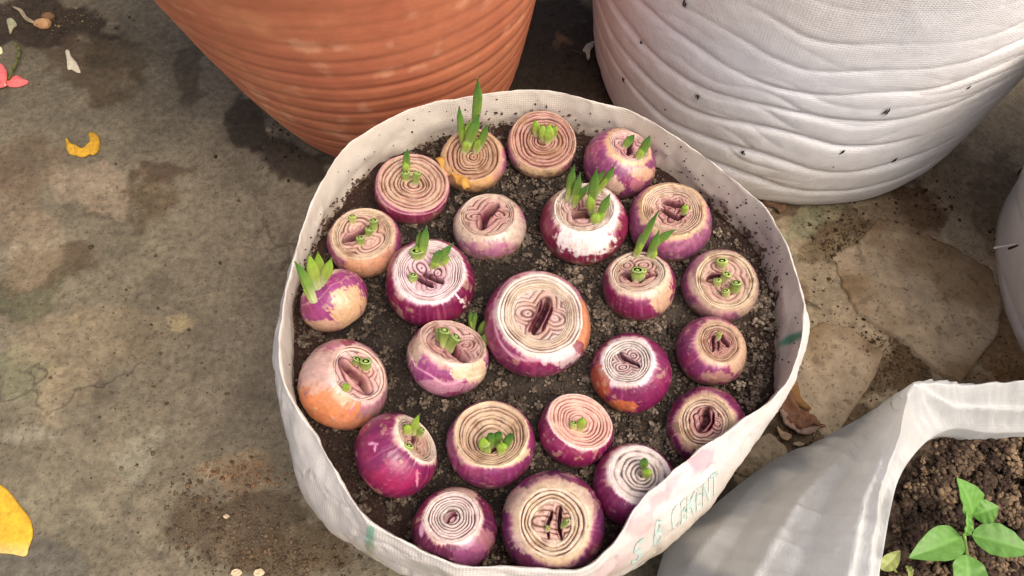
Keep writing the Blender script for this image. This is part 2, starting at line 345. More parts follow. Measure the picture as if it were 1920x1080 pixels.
Vb[..., 2] = np.maximum(Vb[..., 2], -.004)
seg = np.linalg.norm(np.diff(Vb, axis=0, prepend=Vb[:1]), axis=-1); vl = np.cumsum(seg, 0)
uvb = v3(np.broadcast_to(ph*.23, vl.shape), vl, 0*vl)
bcol = np.tile(rgb(232, 224, 214)*.92, (len(vv), NP, 1))
bagx, bagy, _ = pr(Vb); inner = (vv < 3.7)[:, None] & np.ones((1, NP), bool); outer = (vv > 4.)[:, None] & np.ones((1, NP), bool)
pn = fbm(Vb*40, 4, 70); pl = fbm(Vb*12, 3, 71)
bcol = bcol*(1+.05*pl+.03*pn)[..., None]
bcol = mix(bcol, rgb(204, 192, 172), inner*.7)                                     # dusty inside
bcol = mix(bcol, rgb(120, 96, 74), inner*ss(2.4, .9, vv)[:, None]*ss(-.35, .5, pn)*.55)   # soil rubbed on above soil line
bcol = mix(bcol, rgb(190, 170, 138), outer*ss(6.0, 9, vv+1.2*pl.mean(1))[:, None]*ss(-.4, .6, pn+.4*pl)*.8)
def blob(cx, cy, rx, ry, colr, k, msk, rot=0, nz=.35):
    global bcol
    dx, dy = bagx-cx, bagy-cy; c, s = math.cos(radians(rot)), math.sin(radians(rot)); u = (dx*c-dy*s)/rx; v = (dx*s+dy*c)/ry
    q = np.hypot(u, v)+nz*pn; bcol = mix(bcol, rgb(*colr), ss(1.2, .5, q+nz*.8*fbm(Vb*75, 3, 72))*k*msk)
o6 = outer*(vv < 8)[:, None]
blob(1240, 925, 130, 24, (228, 176, 182), .35, o6, 40, 1.0); blob(1312, 862, 20, 14, (214, 105, 135), 0.36, o6, 20, 1.1)
blob(1275, 890, 24, 12, (222, 130, 150), 0.3, o6, 30, 1.2); blob(1235, 938, 18, 12, (222, 118, 128), 0.39, o6, 30, 1.1)
blob(1150, 1065, 50, 14, (222, 140, 150), 0.27, o6, 30, 1.0); blob(1200, 985, 30, 18, (226, 150, 150), .5, o6, 30, .6)
blob(1210, 985, 12, 20, (232, 190, 180), .4, o6)
blob(695, 1000, 11, 24, (96, 170, 140), .75, outer, -8, .2); blob(692, 1035, 10, 26, (140, 150, 105), .5, outer, -8, .35)
blob(1482, 636, 36, 10, (84, 146, 116), .95, inner, 24, .25)
blob(800, 1064, 60, 8, (130, 140, 100), .3, outer, -20, .4)
onion_sack = T('planting_sack', (BC[0], BC[1], 0), 'round open white woven sack filled with soil and rows of halved red onions', 'sack')
sack = mesh('sack_cloth', Vb, quads(len(vv), NP, True, True), M['cloth'], bcol, onion_sack, uvb)
# pale folded hem along the rim
def rim_point(phi, dr=0, dz=0):
    r = np.interp(phi, ph, rR, period=2*pi)+dr; return np.stack([BC[0]+r*np.cos(phi), BC[1]+r*np.sin(phi), zR+dz+0*r], -1)

# printed green letters on the outside of the cloth, broken up like worn ink
def bag_at(phi, v):
    j = (phi+pi)/(2*pi)*NP; j0 = np.floor(j).astype(int); fj = (j-j0)[:, None]; j0 %= NP; j1 = (j0+1) % NP
    i = np.interp(v, vv, np.arange(len(vv))); i0 = np.clip(i.astype(int), 0, len(vv)-2); fi = (i-i0)[:, None]
    g = lambda a, b: Vb[a, b]
    return (g(i0, j0)*(1-fj)+g(i0, j1)*fj)*(1-fi)+(g(i0+1, j0)*(1-fj)+g(i0+1, j1)*fj)*fi
def bag_locate(x, y):
    """angle and row of the outer cloth that shows at a picture point"""
    q = np.where(outer & (vv[:, None] < 8), (bagx-x)**2+(bagy-y)**2, 1e9); i, j = np.unravel_index(np.argmin(q), q.shape); return ph[j], vv[i]
import bmesh
def text_mesh(body):
    cu = bpy.data.curves.new('lettering', 'FONT'); cu.body = body; cu.size = 1; cu.space_character = 1.12; cu.resolution_u = 3; cu.offset = .022; cu.align_x = 'LEFT'
    o = bpy.data.objects.new('tmp', cu); S.collection.objects.link(o); bpy.context.view_layer.update()
    me = bpy.data.meshes.new_from_object(o.evaluated_get(bpy.context.evaluated_depsgraph_get())); bpy.data.objects.remove(o); bpy.data.curves.remove(cu)
    bm = bmesh.new(); bm.from_mesh(me); bmesh.ops.triangulate(bm, faces=bm.faces)
    bmesh.ops.subdivide_edges(bm, edges=[e for e in bm.edges if e.calc_length() > .12], cuts=3, use_grid_fill=False); bmesh.ops.triangulate(bm, faces=bm.faces)
    V = np.array([v.co[:] for v in bm.verts]); Fc = np.array([[v.index for v in f.verts] for f in bm.faces]); bm.free(); bpy.data.meshes.remove(me); return V, Fc
for body, (x0, y0), (x1, y1), hgt in (('S', (1186, 1042), (1204, 1026), 1.7), ('B', (1222, 1006), (1244, 988), 1.65), ('CEMENT', (1258, 976), (1344, 900), 1.5)):
    V, Fc = text_mesh(body); w = V[:, 0].max(); a0, v0 = bag_locate(x0, y0); a1, v1 = bag_locate(x1, y1)
    u = V[:, 0]/w; h_ = V[:, 1]-.35
    A = a0+(a1-a0)*u; VV = v0+(v1-v0)*u-h_*hgt
    Pw = bag_at(A, VV); nrm = v3(np.cos(A), np.sin(A), .45+0*A); Pw = Pw+nrm*.0005
    o = mesh('lettering', Pw, Fc, M['ink'], rgb(166, 202, 188), onion_sack, smooth=False)

# soil in the sack
n = 300; ax = np.linspace(-.27, .27, n); X, Y = np.meshgrid(ax, ax); A = np.arctan2(Y, X); R = np.hypot(X, Y)
edge_r = np.interp(A, ph, rSe, period=2*pi)
Rn = np.minimum(R, edge_r+.001); X = Rn*np.cos(A); Y = Rn*np.sin(A)
Ps = v3(BC[0]+X, BC[1]+Y, 0*X)
zs = zS-.004+.004*fbm(Ps*14, 3, 80)+.0035*fbm(Ps*45, 4, 81)+.0022*np.maximum(fbm(Ps*140, 3, 82), 0)+.004*ss(.03, 0, edge_r-Rn)
Ps[..., 2] = zs
dry = fbm(Ps*11, 3, 84)+.6*(X)/.25  # soil tone: paler towards the right, broken by noise
sc_ = mix(np.tile(rgb(44, 37, 32), X.shape+(1,)), rgb(84, 75, 65), ss(-.1, .8, dry)*.6)
sc_ = mix(sc_, rgb(60, 36, 28), ss(.05, .0, edge_r-Rn)*.6)*(1+.3*fbm(Ps*90, 3, 85))[..., None]
Fq = quads(n, n); keep = (R.ravel() < edge_r.ravel()+.003)[Fq].all(1)
mesh('soil', Ps, Fq[keep], M['soil'], sc_, onion_sack)
def soil_z(x, y):
    i = np.clip(((np.asarray(x)-BC[0]+.27)/.54*(n-1)).round().astype(int), 0, n-1); j = np.clip(((np.asarray(y)-BC[1]+.27)/.54*(n-1)).round().astype(int), 0, n-1); return zs[j, i]

# ------------------------------------------------------------------ onions
WHITE = rgb(230, 216, 204)*.8; CREAM = rgb(208, 182, 146)*.75; TANC = rgb(176, 132, 98)*.75; PINKC = rgb(206, 156, 142)*.76
GP = rgb(120, 58, 70)*.8; GB = rgb(126, 80, 56)*.8; GG = rgb(120, 108, 84)*.8
PUR = rgb(120, 32, 62); MAG = rgb(146, 42, 76); DPUR = rgb(108, 30, 62); MAUVE = rgb(164, 88, 118); LIL = rgb(176, 114, 140)
onions = []
def press(V):
    """bulbs lie against the cloth: nothing reaches past the wall"""
    dx, dy = V[..., 0]-BC[0], V[..., 1]-BC[1]; r = np.hypot(dx, dy); a = np.arctan2(dy, dx); z = V[..., 2]
    o = np.interp(a, ph, rO, period=2*pi)-.010; q = np.interp(a, ph, rR, period=2*pi)-.005; m = q*.58+o*.42
    lim = np.where(z < .182, o, np.where(z < .232, o+(m-o)*(z-.182)/.05, np.where(z < .26, m+(q-m)*(z-.232)/.028, 9)))
    k = np.where(r > lim, lim/np.maximum(r, 1e-6), 1); V = V.copy(); V[..., 0] = BC[0]+dx*k; V[..., 1] = BC[1]+dy*k; return V
def onion(label, c, w, cut, base=(WHITE, CREAM), groove=GB, n=8, skin=PUR, edgec=WHITE, pale=.35, patches=(), cores=None, slit=None, dish=.1, gd=.035,
          shoots=(), oval=1., mauve=.0, ri=.55, ctr=(0, 0), seed=0, hang=None, tilt_h=None, ragged=0, rings_contrast=.5, lift=.28, pit=None, dirt=.3, squash=.84, step=0):
    rs = np.random.default_rng(seed+100); n = n*1.1
    z0 = zS+.015; cut = (cut[0], cut[1]-(3 if tilt_h is None else 0), cut[2])
    for _ in range(3):
        Cc = un(c[0], c[1], z0); d = pr(Cc)[2]; a = w/2*d/F; z0 = zS+a*lift
    Cc = un(c[0], c[1], z0); b = squash*a
    rc = min(cut[2]/2*d/F, .93*a); h = b*math.sqrt(1-(rc/a)**2)
    cp_ = np.array([0, 0, H]); ray = un(cut[0], cut[1], 0)-cp_; ray /= np.linalg.norm(ray)
    oc = cp_-Cc; bb = oc@ray; disc = bb*bb-(oc@oc-h*h)
    if disc > 0: axv = oc+ray*(-bb-math.sqrt(disc))
    else: axv = oc+ray*(-bb)
    axv = axv/np.linalg.norm(axv)
    ex = np.array([1, 0, 0])-axv*axv[0]; ex /= np.linalg.norm(ex); ey = np.cross(axv, ex)
    root = T('onion', (Cc[0], Cc[1], zS), label, 'onion', 'halved red onions planted in the round sack')
    B3 = np.stack([ex, ey, axv])
    # skin
    NR, NC = 64, 240
    th0 = math.asin(rc/a); th = np.linspace(th0, radians(158), NR)[:, None]; phi = np.linspace(0, 2*pi, NC, endpoint=False)[None]
    k = (th-th0)
    dirv = v3(np.sin(th)*np.cos(phi), np.sin(th)*np.sin(phi), np.cos(th)+0*phi)
    lump = 1+.035*fbm(dirv*1.3+seed, 2, seed)+.006*fbm(v3(np.cos(phi)*14+0*th, np.sin(phi)*14+0*th, th*1.2+0*phi)+seed, 2, seed+1)
    rad = a*np.sin(th)**.92*lump; zz = b*np.cos(th)*np.where(th > pi/2, 1.05, 1.)*(1+0*phi)
    fade = ss(0, .25, k); rad = rad*fade+(rc*(1+.02*fbm(v3(np.cos(phi)*2, np.sin(phi)*2, 0*phi)+seed, 2, seed+2))+a*(np.sin(th)-math.sin(th0)))*(1-fade)
    # a layer step where an outer layer has peeled back
    lip = None
    if step:
        bd = step*(1+.35*fbm(v3(np.cos(phi)*1.3, np.sin(phi)*1.3, 0*phi)+seed*3, 2, seed+31))
        rad = rad-a*.022*ss(bd+.03, bd, k); lip = np.exp(-((k-bd-.015)/.018)**2)
    loc = v3(rad*np.cos(phi), rad*np.sin(phi), zz)
    V = loc@B3+Cc
    vx, vy, _ = pr(V)
    streak = fbm(v3(np.cos(phi)*16+0*th, np.sin(phi)*16+0*th, th*1.4+0*phi)+seed, 3, seed+3)
    streak2 = fbm(v3(np.cos(phi)*34+0*th, np.sin(phi)*34+0*th, th*1.1+0*phi)+seed, 2, seed+33)
    patch = fbm(dirv*2.4+seed*2, 4, seed+4); fn = fbm(dirv*9+seed, 3, seed+5)
    col = np.tile(np.asarray(skin)*.72, (NR, NC, 1))
    col = mix(col, MAG, ss(-.2, .6, patch)*.45)
    col = mix(col, LIL, np.clip(ss(-.25+.5*(1-mauve), .45+.5*(1-mauve), fn*.5+patch*.7)*mauve*1.3, 0, .85))
    col = col*(1+.22*streak+.16*streak2)[..., None]
    vph = phi*19/1+1.2*fbm(v3(np.cos(phi)*2+0*th, np.sin(phi)*2+0*th, th*.8+0*phi)+seed, 2, seed+41)
    vein = np.exp(-((np.abs((vph/(pi)) % 1-.5))/.13)**2)*ss(-.3, .3, fn+.3*streak)
    col = mix(col, col*.62, vein*.6)
    col = mix(col, rgb(176, 96, 130), ss(.2, .8, streak)*.3)
    pw = .42*pale*(1+.75*fbm(v3(np.cos(phi)*1.6, np.sin(phi)*1.6, 0*phi)+seed*5, 3, seed+6)+.30*streak+.15*streak2+.25*fn)
    t = ss(pw*1.2, pw*.3, k+0*phi)*(1-.18*ss(-.2, .6, streak2))
    col = mix(col, rgb(196, 116, 146), ss(pw*1.7, pw*.8, k)*.5); col = mix(col, edgec, t)
    if lip is not None: col = mix(col, rgb(214, 160, 170), lip*.7)
    facing = ((V-cp_)*(V-Cc)).sum(-1) < 0
    for (ppx, ppy, rx, ry, cc, kk) in patches:
        q = np.hypot((vx-ppx)/rx, (vy-ppy)/ry)+.32*fn+.25*patch
        col = mix(col, np.asarray(cc)*(1+.12*streak)[..., None] if True else cc, ss(1.04, .93, q+.18*streak2)*kk*facing)
    flk = fbm(dirv*5+seed*7, 4, seed+44); papery = ss(.47, .53, flk+.25*ss(pw*2.2, pw, k))
    col = mix(col, rgb(206, 172, 140)*(.9+.0*seed), papery*.38); V = V+(V-Cc)*(.006*papery)[..., None]
    dz = V[..., 2]-zS
    col = mix(col, rgb(120, 92, 70), ss(.012, .0, dz+.007*fn)*.65*dirt/.3)
    col = mix(col, rgb(128, 102, 80), ss(.25, .7, fbm(dirv*14+seed, 3, seed+9))*dirt*.9)
    V = V+(V-Cc)*(.012*ss(.35, .8, fbm(dirv*14+seed, 3, seed+9)))[..., None]
    mesh('bulb_skin', press(V), quads(NR, NC, True, False), M['skin'], col, root)
    # cut face
    NR2, NC2 = 90, 150
    r = np.linspace(1.0, .0001, NR2)[:, None]; phi2 = np.linspace(0, 2*pi, NC2, endpoint=False)[None]
    u = r*np.cos(phi2); v = r*np.sin(phi2)*oval if False else r*np.sin(phi2)
    Pn = v3(u, v, 0*u)
    un_ = u+(.055*fbm(Pn*1.5+seed, 2, seed+11)+.014*fbm(Pn*4+seed, 2, seed+12))*(1-r**6); vn_ = v+(.055*fbm(Pn*1.5+seed+9, 2, seed+13)+.014*fbm(Pn*4+seed+3, 2, seed+14))*(1-r**6)
    r_ = np.hypot(un_, vn_)
    rw = rs.uniform(.55, 1.5, 30)
    def warp(x, m):
        w = rw[:int(m)+2]; cw = np.concatenate([[0], np.cumsum(w/w[:int(m)].sum()*m if m >= 1 else w)]); return np.interp(x, cw, np.arange(len(cw)))
    if cores:
        qs = []
        for (x, y, rx, ry, rot, m) in cores:
            c_, s_ = math.cos(radians(rot)), math.sin(radians(rot)); du, dv = un_-x, vn_-y
            qs.append(np.hypot((du*c_+dv*s_)/rx, (-du*s_+dv*c_)/ry)*m*.8)
        for (x, y, ang, ln, wd, dep) in (slit or ())[:1]:
            c_, s_ = math.cos(radians(ang)), math.sin(radians(ang)); du, dv = un_-x, vn_-y
            qs.append(np.hypot((du*c_+dv*s_)/(ln*1.25), (-du*s_+dv*c_)/max(wd*3.2, .2))*2.4)
        q = np.minimum.reduce(qs) if len(qs) > 1 else qs[0]
        n_in = q; n_out = (r_-ri)/(1-ri)*n
        w_ = r_ > ri
        n_out = warp(n_out, n); Lr = np.where(w_, n_out+40, n_in); bnd = np.abs(r_-ri)*(n/(1-ri))
    else:
        cx_, cy_ = ctr; Lr = warp(np.hypot(un_-cx_*(1-r_), vn_-cy_*(1-r_))*n, n)+40; bnd = 9+0*r_
    if ragged:
        Lr = Lr+ragged*fbm(Pn*4+seed, 3, seed+15)*(r_ < ri)
    f = Lr-np.floor(Lr); dist = np.minimum(f, 1-f); dist = np.minimum(dist, bnd)
    ring = np.floor(Lr).astype(np.int64)
    gn = .55+.45*fbm(Pn*3.5+seed, 2, seed+16)
    g = np.exp(-(dist/(.10+.07*gn))**2)*np.clip(gn+.3-.5*(hsh(ring, ring*0+seed+1, ring*0, 8) < .3), .12, 1)
    rr = hsh(ring, ring*0+seed, ring*0, 5)
    hgt = -gd*g*1.8+(rr-.5)*gd*1.5+gd*.4*np.sin(pi*f)-dish*(1-r_**2)
    hgt = hgt+.02*fbm(Pn*6+seed, 3, seed+17)
    cA, cB = base
    ccol = mix(np.broadcast_to(cA, Pn.shape), cB, np.clip(rr*rings_contrast*2*.9+ss(.1, .8, 1-r_)*.35+.25*fbm(Pn*2+seed, 3, seed+18), 0, 1))
    # thin purple membrane between two layers
    mem = np.exp(-((f-.28)/.07)**2)*.35*(gn > .45)
    ccol = mix(ccol, rgb(176, 116, 124), mem*.8)
    ccol = mix(ccol, rgb(172, 104, 116), ss(.35, 1., f)*.42*np.clip(gn+.1, 0, 1))
    ccol = mix(ccol, rgb(240, 228, 214)*.9, np.exp(-((f-.2)/.07)**2)*.55*np.clip(.4+fbm(Pn*5+seed, 2, seed+51), 0, 1))
    if cores: ccol = mix(ccol, rgb(176, 110, 118), ss(ri+.05, ri-.1, r_)*.38)
    ccol = mix(ccol, groove*.6, np.clip(g*1.15, 0, .97))
    dk = np.zeros_like(r_)
    for sl in (slit or ()):
        x, y, ang, ln, wd, dep = sl; c_, s_ = math.cos(radians(ang)), math.sin(radians(ang)); du, dv = un_-x, vn_-y
        al = du*c_+dv*s_; ac = -du*s_+dv*c_+.05*np.sin(al*6+seed)
        q = (np.abs(al)/ln)**4+(np.abs(ac)/wd)**2
        wd = wd*1.05; q = (np.abs(al)/ln)**4+(np.abs(ac)/wd)**2; m_ = np.exp(-q**3); hgt = hgt-dep*1.2*m_+.05*np.exp(-((np.abs(ac)-wd*1.6)/(wd*.5))**2)*(np.abs(al) < ln)*ss(ln, ln*.6, np.abs(al))
        sh = np.exp(-(((np.abs(al)/ln)**4+(np.abs(ac)/(wd*2.6))**2))**1.2)
        ccol = mix(ccol, rgb(150, 70, 92)*.8, np.clip(sh-.15, 0, 1)*.75); ccol = mix(ccol, rgb(84, 26, 42)*.8, m_*.85)
    if pit:
        x, y, pr_, dep, pc = pit; q = np.hypot(un_-x, vn_-y)/pr_; m_ = np.exp(-q**4); hgt = hgt-dep*m_; ccol = mix(ccol, pc, m_*.6)
    ccol = mix(ccol, rgb(128, 92, 62), ss(.22, .8, fbm(Pn*3.3+seed*2, 4, seed+19))*dirt*1.5)
    ccol = mix(ccol, edgec, ss(.93, 1, r)*np.ones_like(ccol[..., 0])*.7)
    hgt = hgt*ss(1.0, .965, r)
    R3 = rc*r*(1+.02*fbm(v3(np.cos(phi2)*2, np.sin(phi2)*2, 0*phi2)+seed, 2, seed+2)*ss(.8, 1, r))
    # match the lumpy rim of the skin
    zc = float(b*math.cos(th0))
    loc = v3(R3*np.cos(phi2), R3*np.sin(phi2), zc+rc*hgt)
    Vc = loc@B3+Cc
    mesh('cut_face', press(Vc), quads(NR2, NC2, True, False), M['cut'], ccol, root)
    surf = lambda X_, Y_: None
    # shoots
    def on_cut(x, y):
        ray = un(x, y, 0)-cp_; n0 = Cc+axv*(zc-rc*dish*.6); t_ = ((n0-cp_)@axv)/(ray@axv); return cp_+ray*t_
    extra = []
    for (bx, by, tx, ty, wpx, kind) in shoots:
        if kind == 't' and by-ty > 25 and rs.uniform() < .9: extra.append((bx+rs.uniform(-5, 5), by+rs.uniform(0, 5), bx+(tx-bx)*.5+rs.uniform(-9, 9), by+(ty-by)*rs.uniform(.3, .6), wpx*.8, 'y'))
    for (bx, by, tx, ty, wpx, kind) in list(shoots)+extra:
        B = on_cut(bx, by); dpt = pr(B)[2]
        lpx = max(by-ty, 4); tl = math.atan2(B[1], H-B[2])
        dzv = lpx*dpt/(F*math.sin(max(tl, .3)))
        lat = math.hypot(tx-bx, ty-by)*dpt/F
        dzv = min(max(dzv*.85, lat*.6), lat*2.2)
        Tp = un(tx, ty, B[2]+dzv)
        wd = wpx/2*dpt/F*(.95 if kind == 't' else 1.08)
        shoot(root, B-axv*rc*.12, Tp, wd, kind, rs)
    onions.append((Cc, a)); return root, on_cut, axv, a
def shoot(root, B, Tp, wd, kind, rs):
    n1, n2 = 16, 10
    s = np.linspace(0, 1, n1)[:, None]
    ln = np.linalg.norm(Tp-B); up = np.array([0, 0, 1.])
    mid = (B+Tp)/2+up*ln*.10+np.array([rs.normal(), rs.normal(), 0])*ln*.045
    cen = (1-s)**2*B+2*s*(1-s)*mid+s**2*Tp
    tg = np.gradient(cen, axis=0); tg /= np.linalg.norm(tg, axis=1)[:, None]
    vw = np.array([0, 0, H])-B; vw /= np.linalg.norm(vw)
    sx = np.cross(tg, vw); sx /= np.linalg.norm(sx, axis=1)[:, None]; sy = np.cross(sx, tg)
    a = np.linspace(0, 2*pi, n2, endpoint=False)[None]
    if kind in 'sw': pf = np.clip(.9+.16*s, 0, 1.1)*(1+0*s)
    else: pf = (np.minimum(1, .72+.7*s)*(1-ss(.6, 1.0, s)*.86))
    if kind == 'b': pf = np.minimum(1, .7+s)*(np.sqrt(np.clip(1-((s-.45)/.57).clip(0)**2, .01, 1)))
    pf = pf*(1+.06*np.sin(s*9+rs.uniform(0, 6)))
    V = cen[:, None]+sx[:, None]*(wd*pf*np.cos(a))[..., None]+sy[:, None]*(wd*.62*pf*np.sin(a))[..., None]
    tipc = cen[-1:]+tg[-1:]*wd*.1
    if kind in 'sw':       # a cut stub: open tube with a sunken middle
        inn = V[-1]; V = V.copy(); V[-1] = cen[-1]+(V[-2]-cen[-2])*.62-tg[-1]*wd*.2; tipc = cen[-1:]-tg[-1:]*wd*.35
    V = np.concatenate([V.reshape(-1, 3), tipc])
    base = rgb(206, 212, 150); g1 = rgb(132, 168, 70)*.9; g2 = rgb(78, 130, 52)*.85
    if kind == 's': g1 = rgb(168, 188, 96)*.9; g2 = rgb(126, 160, 70)*.9
    if kind == 'y': g1 = rgb(176, 196, 84)*.9; g2 = rgb(140, 180, 56)*.9
    if kind == 'w': base = rgb(232, 222, 180)*.9; g1 = rgb(214, 212, 140)*.9; g2 = rgb(170, 190, 84)*.9
    col = mix(mix(np.broadcast_to(base, (n1, n2, 3)), g1, ss(.08, .42, s)+0*a), g2, ss(.4, .95, s)+0*a)
    col = col*(1+.14*np.sin(a*3+1)+.05*rs.normal())[..., None]
    if kind in 'sw': col = mix(col, rgb(186, 196, 120), ss(.86, .92, s)*.5+0*a)
    if kind == 't': col = mix(col, rgb(190, 190, 130), ss(.93, 1, s)*.6+0*a)
    col = np.concatenate([col.reshape(-1, 3), col[-1, :1]])
    Fq = [tuple(q) for q in quads(n1, n2, True, True)]+[((n1-1)*n2+j, (n1-1)*n2+(j+1) % n2, n1*n2) for j in range(n2)]
    mesh('green_shoot', V, Fq, M['shoot'], col, root)

ORG = rgb(208, 122, 60); YEL = rgb(214, 160, 64); DRY = rgb(204, 172, 122); GRY = rgb(196, 176, 156)
r1 = onion('tan onion with the tallest green shoots, at the back near the orange pot', (887, 303), 124, (886, 294, 104), (CREAM, TANC), GB, n=8, skin=MAUVE, edgec=DRY, pale=.5,
    patches=[(890, 340, 62, 34, rgb(206, 160, 104), .9), (935, 315, 16, 30, LIL, .4)], gd=.045, dish=.12, seed=1, dirt=.45,
    shoots=[(884, 262, 895, 146, 17, 't'), (868, 268, 861, 199, 14, 't'), (872, 282, 899, 214, 20, 't'), (893, 282, 914, 233, 16, 't'), (880, 272, 880, 226, 16, 'y')])
onion('onion with brown rings and a short yellow-green shoot cluster, at the very back', (1016, 273), 132, (1018, 266, 122), (PINKC, TANC), rgb(122, 72, 56), n=10, skin=LIL*.8, edgec=rgb(216, 180, 150), pale=.22,
    patches=[(1010, 322, 45, 22, DRY, .8)], gd=.045, dish=.14, seed=2, dirt=.5, ctr=(.05, .12),
    shoots=[(1006, 252, 1003, 226, 15, 'y'), (1020, 262, 1016, 234, 17, 'y'), (1032, 262, 1029, 231, 16, 'y'), (1038, 258, 1042, 234, 12, 'y'), (1026, 266, 1026, 244, 14, 'y')])
onion('plump mauve onion with two curved shoots beside a slit, by the back right rim', (1162, 307), 138, (1180, 277, 80), (WHITE, PINKC), GP, n=3, skin=rgb(148, 70, 118), edgec=DRY, pale=.28, mauve=.4,
    patches=[(1150, 350, 20, 16, rgb(218, 190, 160), .8), (1205, 325, 22, 14, rgb(226, 178, 140), .75), (1170, 250, 26, 12, DRY, .7), (1195, 345, 14, 14, rgb(200, 130, 130), .6)],
    cores=[(-.3, .15, .5, .6, 60, 4), (.42, -.1, .42, .55, 70, 3)], slit=[(.05, 0, 75, .55, .1, .35)], ri=.72, seed=3,
    shoots=[(1171, 275, 1189, 254, 13, 'b'), (1198, 296, 1219, 254, 18, 't')])
onion('flat-topped onion with wide cream rings and one slim shoot, back left', (774, 355), 142, (775, 345, 132), (PINKC, CREAM), rgb(134, 84, 70), n=9, skin=rgb(150, 60, 92), edgec=rgb(214, 160, 160), pale=.12,
    gd=.045, dish=.06, seed=4, dirt=.3, shoots=[(763, 324, 764, 279, 15, 't'), (762, 336, 760, 322, 14, 's'), (778, 342, 783, 322, 13, 's')], step=.1)
onion('pale greyish onion with a long open slit and no shoots, half sunk beside the centre', (918, 428), 138, (914, 406, 104), (rgb(214, 190, 170)*.9, CREAM*.9), GP, n=4, skin=rgb(176, 126, 150), edgec=rgb(204, 180, 158), pale=.75, mauve=.8,
    patches=[(960, 430, 34, 32, GRY, .8), (870, 425, 24, 30, GRY, .8), (925, 462, 40, 12, rgb(176, 110, 140), .6)],
    cores=[(-.42, 0, .34, .6, 80, 4), (.42, .08, .38, .6, 80, 4)], slit=[(0, 0, 62, .62, .13, .4)], ri=.8, dish=.05, seed=5, dirt=.5, lift=.12)
onion('magenta onion with a bright white patch and two bushy green shoot clumps', (1095, 420), 162, (1096, 392, 112), (WHITE, CREAM), GP, n=5, skin=MAG, edgec=rgb(240, 226, 214), pale=.5,
    patches=[(1095, 452, 52, 30, rgb(240, 222, 214), .95), (1030, 380, 14, 40, PUR, .8), (1045, 365, 16, 16, CREAM, .7)], pit=(-.05, .12, .38, .12, rgb(120, 70, 70)),
    cores=[(-.4, .2, .4, .45, 0, 4), (.38, -.1, .42, .5, 30, 4)], slit=[(-.05, -.25, 10, .35, .12, .22)], ri=.78, dish=.12, seed=6, dirt=.3,
    shoots=[(1064, 374, 1077, 309, 16, 't'), (1070, 378, 1088, 323, 15, 't'), (1074, 380, 1103, 345, 14, 't'), (1108, 395, 1119, 314, 19, 't'), (1116, 360, 1152, 310, 13, 't'), (1118, 412, 1144, 363, 16, 't'), (1112, 416, 1122, 398, 18, 'y'), (1108, 360, 1136, 318, 12, 't')])
onion('lilac onion with a messy torn brown core and one tiny shoot, right back', (1255, 417), 156, (1262, 395, 112), (rgb(216, 186, 160)*.9, CREAM*.9), GP, n=5, skin=rgb(158, 88, 128), edgec=rgb(204, 174, 126), pale=.36, mauve=.7,
    patches=[(1240, 345, 60, 10, DRY, .6), (1310, 400, 16, 30, rgb(200, 160, 130), .4)],
    cores=[(0, .1, .5, .4, 20, 5), (-.1, -.3, .5, .3, -20, 4)], ragged=.9, slit=[(.05, .3, 5, .35, .08, .2), (-.1, -.1, -25, .35, .08, .22), (.25, -.15, 60, .25, .07, .2)], ri=.68, dish=.2, seed=7, dirt=.5,
    shoots=[(1282, 398, 1287, 383, 13, 'y')])
onion('brownish onion with small cut stubs and oblique slit, by the left sack wall', (684, 455), 136, (680, 441, 112), (rgb(224, 200, 172)*.9, CREAM), GB, n=5, skin=rgb(158, 74, 118), edgec=rgb(208, 182, 150), pale=.3,
    patches=[(690, 500, 42, 26, rgb(204, 152, 112), .9), (720, 490, 24, 24, rgb(196, 140, 110), .7)],
    cores=[(-.25, .25, .5, .4, 35, 4), (.25, -.25, .5, .4, 35, 4)], slit=[(-.2, .0, 35, .5, .1, .3)], ri=.74, seed=8, dirt=.4,
    shoots=[(660, 418, 661, 404, 13, 'w'), (699, 430, 700, 412, 14, 's'), (690, 440, 693, 428, 14, 's'), (674, 456, 675, 444, 15, 's')])
onion('deep magenta onion with broad white rings and two shoot pairs, left of the largest', (806, 530), 168, (806, 512, 124), (WHITE, rgb(230, 206, 210)*.9), GP, n=6, skin=rgb(128, 28, 76), edgec=rgb(238, 218, 214), pale=.22,
    cores=[(-.25, .2, .4, .45, 20, 4), (.25, .1, .4, .45, 50, 4), (.05, -.4, .35, .3, 0, 3)], slit=[(.1, -.1, -35, .35, .08, .25), (-.15, -.25, -40, .3, .07, .25)], ri=.66, gd=.05, dish=.22, seed=9, dirt=.12,
    shoots=[(791, 478, 800, 424, 18, 't'), (784, 472, 788, 432, 13, 't'), (786, 482, 782, 468, 24, 's'), (812, 500, 826, 468, 18, 't'), (820, 494, 850, 456, 17, 't'), (776, 526, 775, 514, 15, 's')])
r10 = onion('tilted onion leaning on the left rim, pale green shoot tufts facing the wall', (626, 562), 130, (596, 524, 74), (CREAM, PINKC), GB, n=4, skin=rgb(168, 70, 130), edgec=rgb(226, 204, 168), pale=.42,
    patches=[(655, 580, 34, 44, rgb(206, 166, 124), .95), (600, 612, 60, 13, rgb(200, 160, 130), .9)], seed=10, lift=.5, dirt=.3, step=.55, pit=(.1, .0, .35, .2, rgb(190, 110, 110)),
    shoots=[(583, 556, 552, 490, 17, 't'), (576, 552, 562, 492, 12, 'y'), (592, 536, 580, 476, 20, 'y'), (600, 528, 596, 472, 18, 'y'), (598, 530, 621, 484, 18, 'y'), (595, 530, 574, 484, 16, 't'), (602, 520, 608, 480, 12, 'y')])
